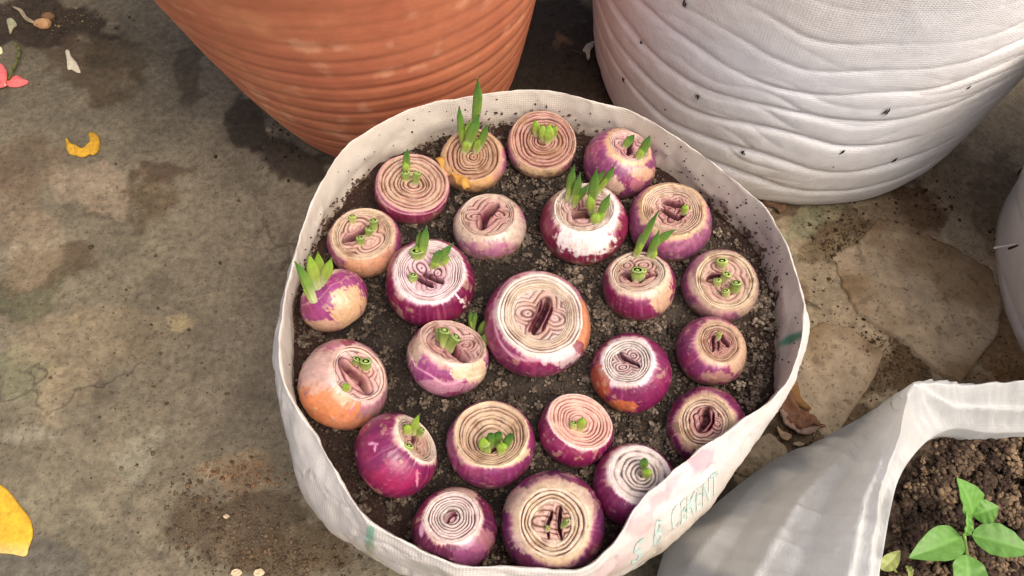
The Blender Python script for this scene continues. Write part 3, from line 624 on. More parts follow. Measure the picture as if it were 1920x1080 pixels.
onion('onion with slender shoots in purple sockets and a low stub, right of centre', (1197, 536), 138, (1196, 513, 104), (rgb(236, 214, 196)*.9, CREAM), GP, n=4, skin=rgb(146, 46, 92), edgec=rgb(224, 198, 170), pale=.35,
    patches=[(1240, 550, 22, 34, rgb(216, 176, 140), .8), (1150, 500, 14, 22, MAUVE, .5)], cores=[(-.35, .45, .35, .3, 0, 3), (.25, .4, .35, .3, 0, 3), (0, -.1, .5, .4, 0, 3)], slit=[(-.4, -.12, -40, .25, .1, .25), (.3, -.2, 20, .35, .1, .25)], ri=.72, dish=.15, seed=11,
    shoots=[(1192, 478, 1236, 394, 14, 't'), (1190, 480, 1213, 428, 10, 't'), (1215, 482, 1236, 432, 16, 't'), (1222, 462, 1267, 430, 14, 't'), (1194, 520, 1196, 504, 22, 's'), (1202, 518, 1206, 506, 12, 'w')])
onion('dusty onion with four pale cut stubs, beside the right sack wall', (1350, 537), 142, (1360, 529, 108), (rgb(206, 184, 152)*.9, CREAM*.9), GB, n=3, skin=rgb(150, 92, 126), edgec=rgb(196, 172, 142), pale=.42, mauve=.6,
    patches=[(1325, 585, 40, 20, rgb(196, 160, 140), .5), (1405, 560, 22, 45, rgb(192, 168, 138), .7), (1310, 500, 12, 40, rgb(140, 60, 110), .6)],
    cores=[(-.1, .45, .55, .3, -15, 4), (0, -.2, .55, .5, 0, 4)], slit=[(-.3, .12, 5, .3, .06, .22)], ri=.8, seed=12, dirt=.5,
    shoots=[(1352, 500, 1354, 487, 20, 'w'), (1357, 526, 1364, 512, 16, 'w'), (1346, 536, 1345, 524, 14, 'w'), (1376, 546, 1381, 528, 18, 's'), (1361, 556, 1360, 544, 14, 'w')])
onion('largest onion, in the very centre, white rings round a long dark slit', (1006, 607), 200, (1014, 592, 156), (WHITE, CREAM), rgb(120, 96, 84), n=7, skin=rgb(148, 50, 100), edgec=rgb(240, 224, 208), pale=.3,
    patches=[(1096, 610, 22, 56, rgb(196, 128, 84), .9), (1050, 660, 44, 26, rgb(236, 214, 206), .6), (1084, 650, 12, 12, PUR, .8)],
    cores=[(-.34, .02, .3, .42, 80, 4), (.3, -.08, .24, .42, 80, 3.5)], slit=[(.0, -.02, 72, .48, .075, .3), (-.14, -.05, 75, .4, .03, .12), (.13, -.1, 75, .35, .03, .12)], ri=.62, gd=.03, dish=.06, seed=13, dirt=.15, mauve=.25, step=.16)
onion('twin-cored onion with peeled layer and a shoot clump on each core', (840, 669), 156, (850, 643, 128), (rgb(232, 208, 186)*.9, PINKC), GP, n=3, skin=rgb(168, 78, 134), edgec=rgb(226, 196, 172), pale=.3,
    patches=[(890, 700, 44, 18, rgb(234, 206, 166), .85), (775, 650, 18, 26, rgb(210, 190, 150), .6), (830, 725, 70, 14, rgb(206, 150, 164), .7)],
    cores=[(-.35, -.05, .45, .55, 20, 4), (.42, .2, .42, .55, -40, 5)], slit=[(.08, -.2, -62, .75, .12, .3)], ri=.85, dish=.16, seed=14, step=.6,
    shoots=[(886, 612, 882, 583, 12, 't'), (888, 614, 893, 583, 10, 't'), (902, 622, 918, 598, 17, 'b'), (906, 640, 924, 628, 20, 'b'), (836, 648, 834, 618, 18, 's'), (842, 652, 857, 630, 18, 's'), (830, 638, 826, 618, 16, 's')])
onion('deep purple onion with neat white ringed top and oblique slit, right of the largest', (1182, 699), 152, (1176, 680, 92), (WHITE, WHITE*.92), rgb(110, 100, 92), n=4, skin=rgb(138, 36, 88), edgec=rgb(236, 216, 212), pale=.28,
    patches=[(1122, 722, 20, 38, rgb(176, 84, 52), .85), (1160, 762, 36, 12, rgb(190, 106, 56), .8)],
    cores=[(-.22, -.2, .3, .24, 15, 3), (.24, .28, .28, .2, -30, 2.5)], slit=[(.04, .08, -42, .52, .07, .28)], ri=.58, seed=15, dirt=.12, gd=.04)
onion('small onion with a shredded dark brown core, below the dusty one', (1333, 658), 132, (1349, 645, 80), (CREAM*.9, TANC), rgb(84, 52, 44), n=3, skin=rgb(146, 60, 108), edgec=rgb(206, 174, 142), pale=.35,
    patches=[(1385, 660, 22, 40, rgb(200, 164, 132), .8), (1345, 708, 26, 12, rgb(200, 160, 132), .5)],
    cores=[(-.2, 0, .3, .5, 70, 5), (.25, .1, .3, .5, 70, 5)], ragged=.6, slit=[(-.25, 0, 75, .4, .06, .28), (.25, .15, 110, .35, .08, .3), (0, .1, 80, .4, .05, .25)], ri=.66, seed=16, dirt=.4,
    shoots=[(1346, 636, 1349, 624, 9, 'w')])
onion('orange and mauve onion with a violet gap between two ringed cores, left side', (646, 721), 170, (673, 703, 112), (rgb(232, 206, 190)*.9, rgb(220, 178, 140)*.9), GP, n=2, skin=rgb(190, 140, 140), edgec=rgb(220, 184, 176), pale=.3, mauve=.5,
    patches=[(612, 770, 66, 52, rgb(204, 126, 76), .9), (660, 800, 60, 20, rgb(204, 132, 96), .8), (600, 690, 40, 40, rgb(200, 164, 148), .7), (653, 640, 14, 9, PUR, .9)],
    cores=[(.28, .32, .5, .42, -35, 4), (-.35, -.55, .34, .3, 0, 4)], slit=[(-.05, -.1, -33, .72, .14, .25)], ri=.84, seed=17, dirt=.3, dish=.16,
    shoots=[(688, 690, 686, 676, 20, 's'), (672, 680, 671, 672, 16, 's'), (650, 735, 653, 720, 15, 'y')])
onion('glossy deep purple onion whose small oval cut faces right, bottom left', (744, 852), 162, (782, 826, 98), (WHITE, CREAM), rgb(130, 92, 74), n=4, skin=rgb(136, 40, 92), edgec=rgb(236, 214, 190), pale=.22, 
    patches=[(698, 832, 11, 3, rgb(226, 160, 190), .7), (703, 841, 3, 7, rgb(226, 160, 190), .7), (782, 898, 3, 18, rgb(226, 146, 172), .8), (740, 895, 50, 30, rgb(170, 30, 80), .4)],
    cores=[(-.15, .2, .4, .5, 75, 4), (-.1, -.25, .4, .3, 0, 3)], slit=[(-.1, .2, -70, .4, .08, .3)], ri=.7, seed=18, dirt=.12, dish=.2,
    shoots=[(778, 812, 787, 776, 12, 'y'), (768, 812, 762, 796, 16, 'y'), (782, 812, 777, 792, 16, 'y'), (788, 818, 792, 804, 12, 's'), (766, 842, 768, 834, 16, 'w')])
onion('wide onion with bowl-like cream rings and a leafy shoot clump in its middle', (920, 832), 166, (921, 815, 132), (CREAM, rgb(226, 192, 160)*.9), GB, n=9, skin=rgb(150, 60, 110), edgec=rgb(226, 196, 160), pale=.2,
    patches=[(965, 850, 30, 14, rgb(228, 200, 150), .6), (905, 752, 50, 10, rgb(170, 100, 120), .5)], gd=.045, dish=.38, seed=19, dirt=.3, ctr=(.02, -.15), mauve=.2,
    slit=[(.15, -.28, 55, .25, .06, .2)],
    shoots=[(908, 842, 905, 818, 18, 'y'), (918, 836, 921, 812, 17, 'b'), (926, 832, 938, 810, 16, 'b'), (946, 838, 960, 813, 15, 'b'), (940, 850, 942, 830, 18, 'y'), (912, 846, 910, 832, 16, 's')])
onion('onion with fine even pink rings and a tiny green bud', (1079, 806), 142, (1088, 792, 122), (rgb(232, 196, 170)*.9, rgb(222, 176, 156)*.9), rgb(190, 100, 98), n=10, skin=rgb(142, 38, 88), edgec=rgb(236, 200, 192), pale=.14,
    gd=.03, dish=.08, seed=20, dirt=.1, ctr=(-.02, 0), shoots=[(1078, 802, 1076, 792, 13, 'w'), (1089, 804, 1092, 782, 16, 'y')])
onion('onion partly hidden by the right rim fold, maroon slit in a dusty top', (1324, 800), 146, (1322, 795, 96), (CREAM*.9, rgb(216, 184, 160)*.9), GP, n=3, skin=rgb(128, 44, 92), edgec=rgb(206, 174, 138), pale=.35,
    patches=[(1278, 800, 20, 12, rgb(128, 104, 86), .8)], cores=[(-.05, .1, .3, .5, 65, 3), (.4, -.1, .25, .35, 60, 3)], slit=[(-.05, .1, 62, .5, .13, .35), (.2, 0, 60, .4, .05, .25)], ri=.64, seed=21, dirt=.45)
onion('onion with thick white rings round a small bud, beside the pink-stained rim', (1190, 910), 158, (1200, 892, 116), (WHITE, WHITE*.94), rgb(116, 104, 106), n=6, skin=rgb(140, 48, 98), edgec=rgb(238, 222, 214), pale=.2,
    gd=.04, dish=.08, seed=22, dirt=.08, ctr=(.12, .05), pit=(.1, .08, .12, .2, rgb(80, 40, 30)), rings_contrast=.25, shoots=[(1209, 876, 1210, 860, 15, 'b'), (1212, 894, 1214, 878, 18, 'y')])
onion('plum onion with tight white rings like a target, no shoots, bottom left rim', (852, 993), 158, (847, 972, 102), (rgb(226, 204, 194)*.9, WHITE*.9), rgb(100, 60, 62), n=6, skin=rgb(108, 38, 74), edgec=rgb(226, 204, 190), pale=.2,
    patches=[(860, 926, 34, 14, rgb(190, 160, 140), .8), (900, 1010, 26, 22, rgb(200, 140, 140), .4), (790, 996, 4, 12, rgb(206, 150, 180), .9), (880, 1040, 30, 22, rgb(156, 84, 128), .6)],
    cores=[(-.05, .02, .28, .3, 0, 1.6)], slit=[(.0, -.08, 40, .25, .05, .2), (.08, .08, -20, .14, .04, .18)], ri=.3, gd=.055, dish=.05, seed=23, dirt=.2)
onion('big two-tone onion with patchy tan skin round a slit core, bottom rim', (1036, 984), 194, (1036, 982, 126), (CREAM, rgb(226, 204, 178)*.9), GB, n=4, skin=rgb(116, 50, 98), edgec=rgb(216, 190, 156), pale=.34,
    patches=[(975, 940, 46, 22, rgb(200, 170, 146), .85), (990, 1010, 30, 26, rgb(206, 178, 166), .6), (1060, 920, 50, 18, rgb(204, 178, 148), .8), (1090, 940, 24, 30, rgb(214, 190, 166), .6)],
    cores=[(-.3, .05, .26, .42, 85, 2), (.0, -.05, .2, .42, 80, 2), (.36, 0, .16, .4, 95, 1.5)], slit=[(.22, 0, 92, .45, .05, .3), (-.12, -.05, 82, .38, .04, .25)], ri=.56, gd=.04, dish=.1, seed=24, dirt=.3,
    shoots=[(1055, 990, 1064, 976, 11, 's'), (1026, 996, 1028, 988, 8, 'w')])

# torn papery peel on the back-left onion
def peel(root, pts, z, col, name='dry_peel', **k):
    return plate(name, pts, z, .0006, M['dry'], col, root, **k)
zp = r1[0].location[2]+.022
peel(r1[0], [(816, 298), (826, 296), (836, 306), (848, 316), (862, 322), (880, 340), (872, 352), (860, 346), (850, 334), (834, 324), (824, 310)], zp-.003, rgb(196, 144, 66), wob=.0022, sub=4, nr=6, seed=3, curl=.002)

def aggregate(pos, size, cols, per=14):
    P_, S_, C_ = [], [], []
    for p, s_, c in zip(pos, size, cols):
        m = max(4, int(per*min(1.6, s_/.003))); d = rng.normal(size=(m, 3)); d /= np.linalg.norm(d, axis=1)[:, None]; d *= rng.uniform(.25, 1.15, (m, 1)); d[:, 2] = np.abs(d[:, 2])*.7-.1
        d = d*(1+.5*rng.normal(size=3)*.4)
        P_.append(p+d*s_); S_.append(s_*rng.uniform(.1, .42, m)**1.0); C_.append(c*rng.uniform(.65, 1.35, (m, 1)))
    return np.concatenate(P_), np.concatenate(S_), np.concatenate(C_)
# crumbs on the sack's soil
N = 8500
aa = rng.uniform(0, 2*pi, N); rr_ = np.sqrt(rng.uniform(0, 1, N)); er = np.interp(aa, ph, rSe, period=2*pi)-.003
x = BC[0]+rr_*er*np.cos(aa); y = BC[1]+rr_*er*np.sin(aa)
sz = .0008*np.exp(rng.exponential(.52, N)); sz = np.minimum(sz, .0048)
cl = [(1085, 500, 30, 30, 60), (1060, 470, 20, 10, 20), (1240, 825, 30, 22, 60), (1390, 735, 30, 20, 60), (1155, 840, 20, 10, 30), (1430, 600, 15, 120, 100), (690, 575, 10, 14, 16), (890, 745, 22, 12, 40), (1125, 572, 14, 12, 16), (1275, 480, 18, 20, 40),
    (1005, 375, 22, 14, 30), (940, 482, 30, 8, 40), (1080, 880, 30, 14, 20), (1210, 600, 40, 20, 30), (1270, 640, 12, 30, 40), (1000, 760, 60, 20, 40)]
cx_, cy_, cs_ = [], [], []
for (a_, b_, sx_, sy_, m_) in cl:
    for _ in range(m_):
        w = un(a_+rng.normal()*sx_*.7, b_+rng.normal()*sy_*.7, zS); cx_.append(w[0]); cy_.append(w[1]); cs_.append(min(.0013*math.exp(rng.exponential(.55)), .0055))
x = np.append(x, cx_); y = np.append(y, cy_); sz = np.append(sz, cs_)
for (Cc, a) in onions:      # earth pushed up round every bulb
    m_ = 70; b_ = rng.uniform(0, 2*pi, m_); q_ = a*rng.uniform(.935, 1.07, m_); x = np.append(x, Cc[0]+q_*np.cos(b_)); y = np.append(y, Cc[1]+q_*np.sin(b_)); sz = np.append(sz, np.minimum(.0011*np.exp(rng.exponential(.45, m_)), .0036))
ok = np.hypot(x-BC[0], y-BC[1]) < np.interp(np.arctan2(y-BC[1], x-BC[0]), ph, rSe, period=2*pi)-.004
for (Cc, a) in onions: ok &= np.hypot(x-Cc[0], y-Cc[1]) > a*.93
x, y, sz = x[ok], y[ok], sz[ok]; ncl = len(x)
br = rng.uniform(.6, 1.25, ncl); palef = ss(-.15, .2, x-BC[0])*.7+.2+.3*(sz > .0028)  # crumbs get paler to the right, large ones a little more
ccol = mix(np.tile(rgb(58, 47, 39), (ncl, 1)), rgb(146, 130, 112), np.clip(palef*rng.uniform(.1, 1.1, ncl), 0, 1)*.75)*br[:, None]
crumbs('soil_crumbs', np.stack([x, y, soil_z(x, y)+sz*.3], -1), sz*np.where(sz > .0022, .6, 1), ccol, M['clod'], onion_sack, 1)
bigm = sz > .0022
pa = aggregate(np.stack([x, y, soil_z(x, y)+sz*.4], -1)[bigm], sz[bigm]*1.1, ccol[bigm]*1.1, 11)
crumbs('soil_clods', *pa, M['clod'], onion_sack, 1, rug=.6)
# specks of soil thrown up on the inside of the cloth
N = 900; A = rng.uniform(-pi, pi, N); w_ = np.exp(-((A-.35)/.42)**2)+.35*np.exp(-((A-1.9)/.9)**2)+.06; A = A[rng.uniform(0, 1, N) < w_]
Vs = 1+2.2*rng.uniform(0, 1, len(A))**1.3
Pw = bag_at(A, Vs)-v3(np.cos(A), np.sin(A), 0*A)*.0003
crumbs('soil_specks', Pw, rng.uniform(.0004, .0011, len(A)), np.tile(rgb(52, 40, 32), (len(A), 1)), M['clod'], onion_sack, 1, flat=.8)
# soil smeared up the wall at the soil line
N = 1500; A = rng.uniform(-pi, pi, N); Vs = .8+rng.exponential(.28, N)*(1+.8*np.sin(A*5))*.8
Pw = bag_at(A, np.clip(Vs, .6, 2.6))-v3(np.cos(A), np.sin(A), 0*A)*.001
crumbs('wall_soil', Pw, rng.uniform(.0008, .0022, N), mix(np.tile(rgb(62, 42, 34), (N, 1)), rgb(98, 76, 60), rng.uniform(0, 1, N)), M['clod'], onion_sack, 1)

# ------------------------------------------------------------------ terracotta pot
pc = np.array([-.1711, .8448]); hp = .46
z1 = np.linspace(0, hp, 300)[:, None]; p1 = np.linspace(0, 2*pi, 420, endpoint=False)[None]
zw = z1+.004*fbm(v3(np.cos(p1)*1.2+0*z1, np.sin(p1)*1.2+0*z1, z1*6+0*p1), 3, 90)+.006*np.sin(p1+2.2)
per = .0255
rid = .5+.5*np.sin(2*pi*zw/per+1.6*fbm(v3(np.cos(p1)*.8+0*z1, np.sin(p1)*.8+0*z1, z1*9+0*p1), 2, 91)); rid = 1-(1-rid)**2.6
amp = .0012*(1+.7*fbm(v3(np.cos(p1)*2+0*z1, np.sin(p1)*2+0*z1, z1*14+0*p1), 3, 92))*(.15+.85*ss(.34, .18, z1))
r1_ = .156+.0895*(np.maximum(z1, 1e-4)/.3)**.7+.006*z1-.0008+amp*rid+.0005*fbm(v3(np.cos(p1)*3+0*z1, np.sin(p1)*3+0*z1, z1*40+0*p1), 3, 93)
r1_ = r1_+.014*ss(.40, .41, z1)*ss(.455, .45, z1)      # rolled lip
V = v3(pc[0]-.0868*z1+r1_*np.cos(p1), pc[1]+r1_*np.sin(p1), z1+0*p1)
inner_r = np.array([(.985, hp+.002), (.95, hp+.001), (.93, hp-.02), (.90, hp-.06), (.5, hp-.065), (.002, hp-.06)])
Vi = np.stack([v3(pc[0]-.0868*hp+r1_[-1]*k*np.cos(p1[0]), pc[1]+r1_[-1]*k*np.sin(p1[0]), zq+0*p1[0]) for k, zq in inner_r])
nP = fbm(v3(np.cos(p1)*3+0*z1, np.sin(p1)*3+0*z1, z1*12+0*p1), 5, 94); nQ = fbm(v3(np.cos(p1)*10+0*z1, np.sin(p1)*10+0*z1, z1*34+0*p1), 4, 95); nS = fbm(v3(np.cos(p1)*4+0*z1, np.sin(p1)*4+0*z1, z1*50+0*p1), 3, 96)
tc = np.tile(rgb(206, 126, 90)*.9, V.shape[:2]+(1,))
tc = mix(tc, rgb(222, 148, 104), ss(-.1, .8, nP+.3*nS)*.6)
tc = mix(tc, rgb(184, 98, 72), ss(.1, .8, -nP+.2*nQ)*.4)
tc = mix(tc, rgb(230, 170, 132), ss(.3, .62, nQ*.7+nS*.4)*.5); tc = mix(tc, rgb(222, 150, 108), ss(.15, .5, nP)*ss(.1, .35, z1+.05*nP)*.45)
tc = tc*(.95+.07*rid)[..., None]
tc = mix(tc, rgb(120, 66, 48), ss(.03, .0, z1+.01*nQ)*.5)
pot = T('terracotta_pot', (pc[0], pc[1], 0), 'large round orange terracotta pot with throwing ridges standing behind the onion sack', 'pot')
mesh('pot_wall', np.concatenate([V, Vi[:4]]), quads(304, 420, True, False), M['terra'], np.concatenate([tc, np.tile(rgb(190, 104, 72), (4, 420, 1))]), pot)
mesh('soil', Vi[3:], quads(3, 420, True, False), M['soil'], rgb(60, 48, 38), pot)

# ------------------------------------------------------------------ white bulging sacks
def bulge_sack(name, label, cx, cy, r0, r1k, pw, hh, seed, nphi, nz, foldn, amp, holes=(), slope=.0, mat=M['cloth_big'], a_front=-1.9, tilt=.0):
    z1 = np.linspace(0, hh, nz)[:, None]; p1 = np.linspace(-pi, pi, nphi, endpoint=False)[None]
    cs, sn = np.cos(p1), np.sin(p1)
    nn = lambda f, zf, o, s: fbm(v3(cs*f+0*z1, sn*f+0*z1, z1*zf+0*p1), o, s)
    zw = z1+.011*nn(1.3, 5, 3, seed)+slope*np.cos(p1-a_front)
    q = zw*foldn+.75*nn(1.4, 6, 2, seed+1)
    fold = 1-np.abs(np.sin(pi*q))                     # sharp creases between soft rolls
    fold = fold**3
    q2 = zw*foldn*1.6+1.8*nn(2.0, 8, 2, seed+2); fold2 = (1-np.abs(np.sin(pi*q2)))**2
    am = amp*np.clip(.55+.75*nn(2.1, 12, 3, seed+3), .05, 1.4)*ss(hh*.9, hh*.3, z1+.1*nn(1.5, 2, 2, seed+8))
    r = r0+r1k*(np.maximum(z1, 1e-4)/.3)**pw-am*fold-am*.3*fold2*np.clip(nn(3, 10, 2, seed+4)+.4, 0, 1)+.004*nn(1.5, 5, 2, seed+5)+.0005*nn(6, 24, 3, seed+6)+.0004*nn(16, 40, 3, seed+12)
    r = r-.022*ss(hh*.96, hh, z1)
    V = v3(cx+r*cs, cy+r*sn, z1+0*p1)
    # rim turns in to the soil
    extra = []
    for k, zq in ((.97, hh+.003), (.955, hh-.01), (.95, hh-.04), (.5, hh-.042), (.003, hh-.04)):
        extra.append(v3(cx+r[-1]*k*np.cos(p1[0]), cy+r[-1]*k*np.sin(p1[0]), zq+.003*vn(v3(np.cos(p1[0])*8*k, np.sin(p1[0])*8*k, 0*p1[0]))))
    E_ = np.stack(extra)
    col = np.tile(rgb(236, 235, 234)*.95, V.shape[:2]+(1,))
    col = mix(col, rgb(224, 216, 204), ss(-.3, .7, nn(1.6, 6, 4, seed+7)+z1*1.6-.35)*.55)
    col = mix(col, rgb(170, 150, 118), ss(.016, .0, z1+.010*nn(7, 20, 3, seed+9))*.6)
    uv = v3(p1*r0+0*z1, z1+0*p1, 0*z1+0*p1)
    root = T(name, (cx, cy, 0), label, 'sack')
    mesh('sack_cloth', np.concatenate([V, E_[:3]]), quads(nz+3, nphi, True, False), mat, np.concatenate([col, col[-3:]]), root, np.concatenate([uv, uv[-3:]]))
    mesh('soil', E_[2:], quads(3, nphi, True, False), M['soil'], rgb(60, 48, 38), root)
    bx, by, _ = pr(V)
    nrm = v3(cs+0*z1, sn+0*z1, 0*z1+0*p1); fc = ((V-np.array([0, 0, H]))*nrm).sum(-1) < 0
    for (hx, hy, s_) in holes:
        d2 = np.where(fc, (bx-hx)**2+(by-hy)**2, 1e9); i, j = np.unravel_index(np.argmin(d2), d2.shape)
        p = V[i, j]; nv = nrm[i, j]; tg = np.array([-nv[1], nv[0], 0]); V3 = []; F3 = []
        for k in range(5):      # a knot of frayed dark thread
            l = s_*random.uniform(.4, 1)*.0055; an = random.uniform(1.15, 1.9); dv = tg*math.cos(an)*l+np.array([0, 0, 1])*math.sin(an)*l+nv*.0006
            o0 = p+nv*.0012+(tg*random.uniform(-1, 1)+np.array([0, 0, random.uniform(-1, 1)]))*.0014*s_
            w1 = tg*.0005*s_; u1 = nv*.0005; b0 = len(V3)
            V3 += [o0-dv-w1*.3, o0-w1+u1, o0+dv, o0+w1+u1, o0-u1]
            F3 += [(b0, b0+1, b0+4), (b0+1, b0+2, b0+4), (b0+2, b0+3, b0+4), (b0+3, b0, b0+4), (b0, b0+1, b0+2, b0+3)]
        mesh('thread_knot', p+(np.array(V3)-p)*1.25, F3, M['dark'], None, root, smooth=False)
    return root
bulge_sack('white_sack', 'big bulging white woven sack with sagging folds and dark thread knots, top right', .388, .8785, .2292, .0629, .2, .43, 200, 760, 230, 24, .0085,
    holes=[(1285, 5, 1.3), (1205, 78, .9), (1310, 180, 1.1), (1171, 150, .9), (1394, 285, 1.2), (1661, 208, 1.2), (1582, 282, 1.1), (1677, 299, .9), (1815, 163, .6), (1248, 205, .4), (1562, 312, .3)], slope=.012)
rb = bulge_sack('white_sack', 'white woven sack cut off by the right edge, a short pale stick poking its side', .8978, .4611, .2962, .09, 1.3, .30, 320, 420, 110, 17, .007, holes=[(1912, 322, 1.6)], slope=.0)
def rod(name, p0, p1, r, mat, parent, n=7, bend=0, col=None):
    p0, p1 = np.array(p0), np.array(p1); s = np.linspace(0, 1, 7)[:, None]; c = p0+(p1-p0)*s; c[:, 2] += bend*np.sin(s[:, 0]*pi)
    t = (p1-p0)/np.linalg.norm(p1-p0); a = np.cross(t, [0, 0, 1.]); a /= np.linalg.norm(a); b = np.cross(a, t)
    an = np.linspace(0, 2*pi, n, endpoint=False); R = r*(1-.35*s*s)
    V = c[:, None]+a*(R*np.cos(an))[..., None]+b*(R*np.sin(an))[..., None]
    Fq = [tuple(q) for q in quads(7, n, True)]+[tuple(range(n)), tuple(range(6*n, 7*n))]
    return mesh(name, V, Fq, mat, col, parent)
sp = un(1892, 459, .10)
st = T('stick', sp, 'short white stick poking out of the sack at the right edge', 'stick')
rod('stick_shaft', un(1864, 465, .10), un(1906, 458, .12), .0011, M['white'], st)
rod('stick_bark', un(1892, 466, .1025), un(1908, 460, .1215), .0016, M['dark'], st)

# ------------------------------------------------------------------ open sack, bottom right
Ee = [(2120, 830), (1980, 806), (1920, 811), (1850, 812), (1790, 804), (1745, 822), (1706, 862), (1682, 905), (1668, 960), (1656, 1030), (1647, 1090), (1640, 1250), (1760, 1480), (2000, 1560), (2240, 1400), (2280, 1050)]
Cr = [(2150, 720), (1990, 708), (1920, 714), (1850, 719), (1780, 722), (1706, 725), (1690, 800), (1668, 862), (1650, 920), (1640, 985), (1626, 1080), (1610, 1260), (1700, 1540), (2000, 1640), (2320, 1450), (2360, 1030)]
Oo = [(2200, 760), (2020, 745), (1930, 745), (1850, 742), (1770, 742), (1690, 738), (1600, 791), (1520, 833), (1452, 862), (1340, 950), (1252, 1040), (1235, 1300), (1500, 1640), (2000, 1760), (2380, 1500), (2400, 1000)]
zE = [.222, .222, .222, .222, .225, .23, .238, .244, .247, .248, .248, .25, .25, .25, .25, .23]
zC = [.275, .275, .275, .275, .278, .285, .268, .258, .254, .254, .254, .254, .26, .26, .26, .27]
zO2 = [.17, .17, .17, .17, .17, .17, .12, .10, .09, .09, .09, .09, .1, .1, .1, .14]
zSl = .20
def closed(P, n):
    m = len(P); t = np.linspace(0, m, n, endpoint=False); i = t.astype(int); f = (t-i)[:, None]
    p0, p1, p2, p3 = (P[(i+k) % m] for k in (-1, 0, 1, 2)); return .5*((2*p1)+(-p0+p2)*f+(2*p0-5*p1+4*p2-p3)*f**2+(-p0+3*p1-3*p2+p3)*f**3)
NN = 640
W3 = lambda L, Z: closed(np.array([un(*a, zz) for a, zz in zip(L, Z)]), NN)
Ec, Cc3, Oc = W3(Ee, zE), W3(Cr, zC), W3(Oo, zO2)
cen = Ec.mean(0)
def shift(P_, k, z_): Q = cen+(P_-cen)*k; Q = Q.copy(); Q[:, 2] = z_; return Q
In = shift(Ec, 1.02, zSl-.025); In2 = shift(Ec, 1.012, (Ec[:, 2]+zSl)/2)
lipo = Ec.copy(); lipo[:, 2] += .001
mid1 = Ec*.5+Cc3*.5; mid1[:, 2] -= .004
mid2 = Cc3*.5+Oc*.5; mid2[:, 2] += .012
Gd = shift(Oc, .985, .05); G0 = shift(Oc, .95, .001)
rows = [In, In2, lipo, mid1, Cc3, mid2, Oc, Gd, G0]; par = np.array([0, .7, 1.3, 2.3, 3.3, 4.8, 6.3, 7.2, 8.])
cps = np.stack(rows); v4 = np.concatenate([np.linspace(0, 1.3, 8)[:-1], np.linspace(1.3, 3.3, 26)[:-1], np.linspace(3.3, 6.3, 50)[:-1], np.linspace(6.3, 8, 16)])
i = np.clip(np.searchsorted(par, v4, 'right')-1, 0, len(par)-2); f = ((v4-par[i])/(par[i+1]-par[i]))[:, None, None]; hh = (par[i+1]-par[i])[:, None, None]
def tg_(k, sharp=(2, 4)):
    k0 = np.clip(k-1, 0, len(par)-1); k1 = np.clip(k+1, 0, len(par)-1); t = (cps[k1]-cps[k0])/(par[k1]-par[k0])[:, None, None]
    return t*np.isin(k, sharp, invert=True)[:, None, None]+t*.35*np.isin(k, sharp)[:, None, None]
Vt = cps[i]*(2*f**3-3*f**2+1)+tg_(i)*hh*(f**3-2*f**2+f)+cps[i+1]*(-2*f**3+3*f**2)+tg_(i+1)*hh*(f**3-f**2)
sx_ = np.linspace(0, 2*pi, NN, endpoint=False)[None]; vq = v4[:, None]
Qn = v3(np.cos(sx_)*5+0*vq, np.sin(sx_)*5+0*vq, vq*.55+0*sx_)
# long soft folds running down from the peak
radial = (1-np.abs(np.sin(pi*(sx_/(2*pi)*34+1.2*fbm(Qn*.5, 2, 400)+.22*vq))))**2
foldz = -.011*radial*ss(3.3, 4.6, vq)*ss(8, 6, vq)*np.clip(.5+fbm(Qn*.6, 2, 409), .1, 1.2)+.007*fbm(v3(np.cos(sx_)*9+0*vq, np.sin(sx_)*9+0*vq, vq*.35+0*sx_), 3, 408)*ss(3.3, 4.6, vq)*ss(7, 6, vq)+.0045*fbm(Qn*.8, 3, 401)*ss(1.4, 2.2, vq)+.0012*fbm(Qn*3, 3, 402)*ss(1.2, 2, vq)
Vt[..., 2] += foldz
kx, ky, _ = pr(Vt)
for pl_, hg, wd_ in (([(1706, 728), (1610, 940), (1580, 1100)], .007, 9), ([(1700, 735), (1560, 930), (1490, 1100)], -.006, 16), ([(1680, 750), (1500, 930), (1400, 1100)], .006, 10),
        ([(1640, 785), (1440, 930), (1330, 1090)], -.005, 16), ([(1600, 800), (1420, 900), (1290, 1060)], .004, 12), ([(1640, 850), (1592, 930), (1602, 960), (1560, 1040)], .004, 7), ([(1720, 735), (1780, 770), (1900, 775), (1990, 770)], .006, 7), ([(1712, 735), (1745, 800), (1760, 815)], .005, 7)):
    dm = 1e9
    for (xa, ya), (xb, yb) in zip(pl_[:-1], pl_[1:]):
        u_ = np.clip(((kx-xa)*(xb-xa)+(ky-ya)*(yb-ya))/((xb-xa)**2+(yb-ya)**2), 0, 1); dm = np.minimum(dm, np.hypot(kx-xa-u_*(xb-xa), ky-ya-u_*(yb-ya)))
    Vt[..., 2] += hg*1.5*np.exp(-(dm/(wd_*1.25))**1.3)*ss(1.3, 2, vq)*ss(7.6, 6, vq)
Vt[..., 2] = np.maximum(Vt[..., 2], .0005)
seg = np.linalg.norm(np.diff(Vt, axis=0, prepend=Vt[:1]), axis=-1)
cc4 = np.tile(rgb(240, 239, 234)*.97, Vt.shape[:2]+(1,)); cc4 = mix(cc4, rgb(216, 214, 204), ss(-.2, .8, fbm(Qn*.7, 3, 405))*.35)
cc4 = mix(cc4, rgb(150, 156, 163), ss(5.1, 5.9, vq+.7*fbm(Qn, 3, 407))*.75)      # cloth turns blue-grey lower down
s2 = T('planting_sack', (cen[0], cen[1], 0), 'open white sack at the bottom right corner holding crumbly soil and a seedling', 'sack')
mesh('sack_cloth', Vt, quads(len(v4), NN, True, False), M['cloth_thin'], cc4, s2, v3(sx_*.3+0*vq, np.cumsum(seg, 0), 0*vq+0*sx_))
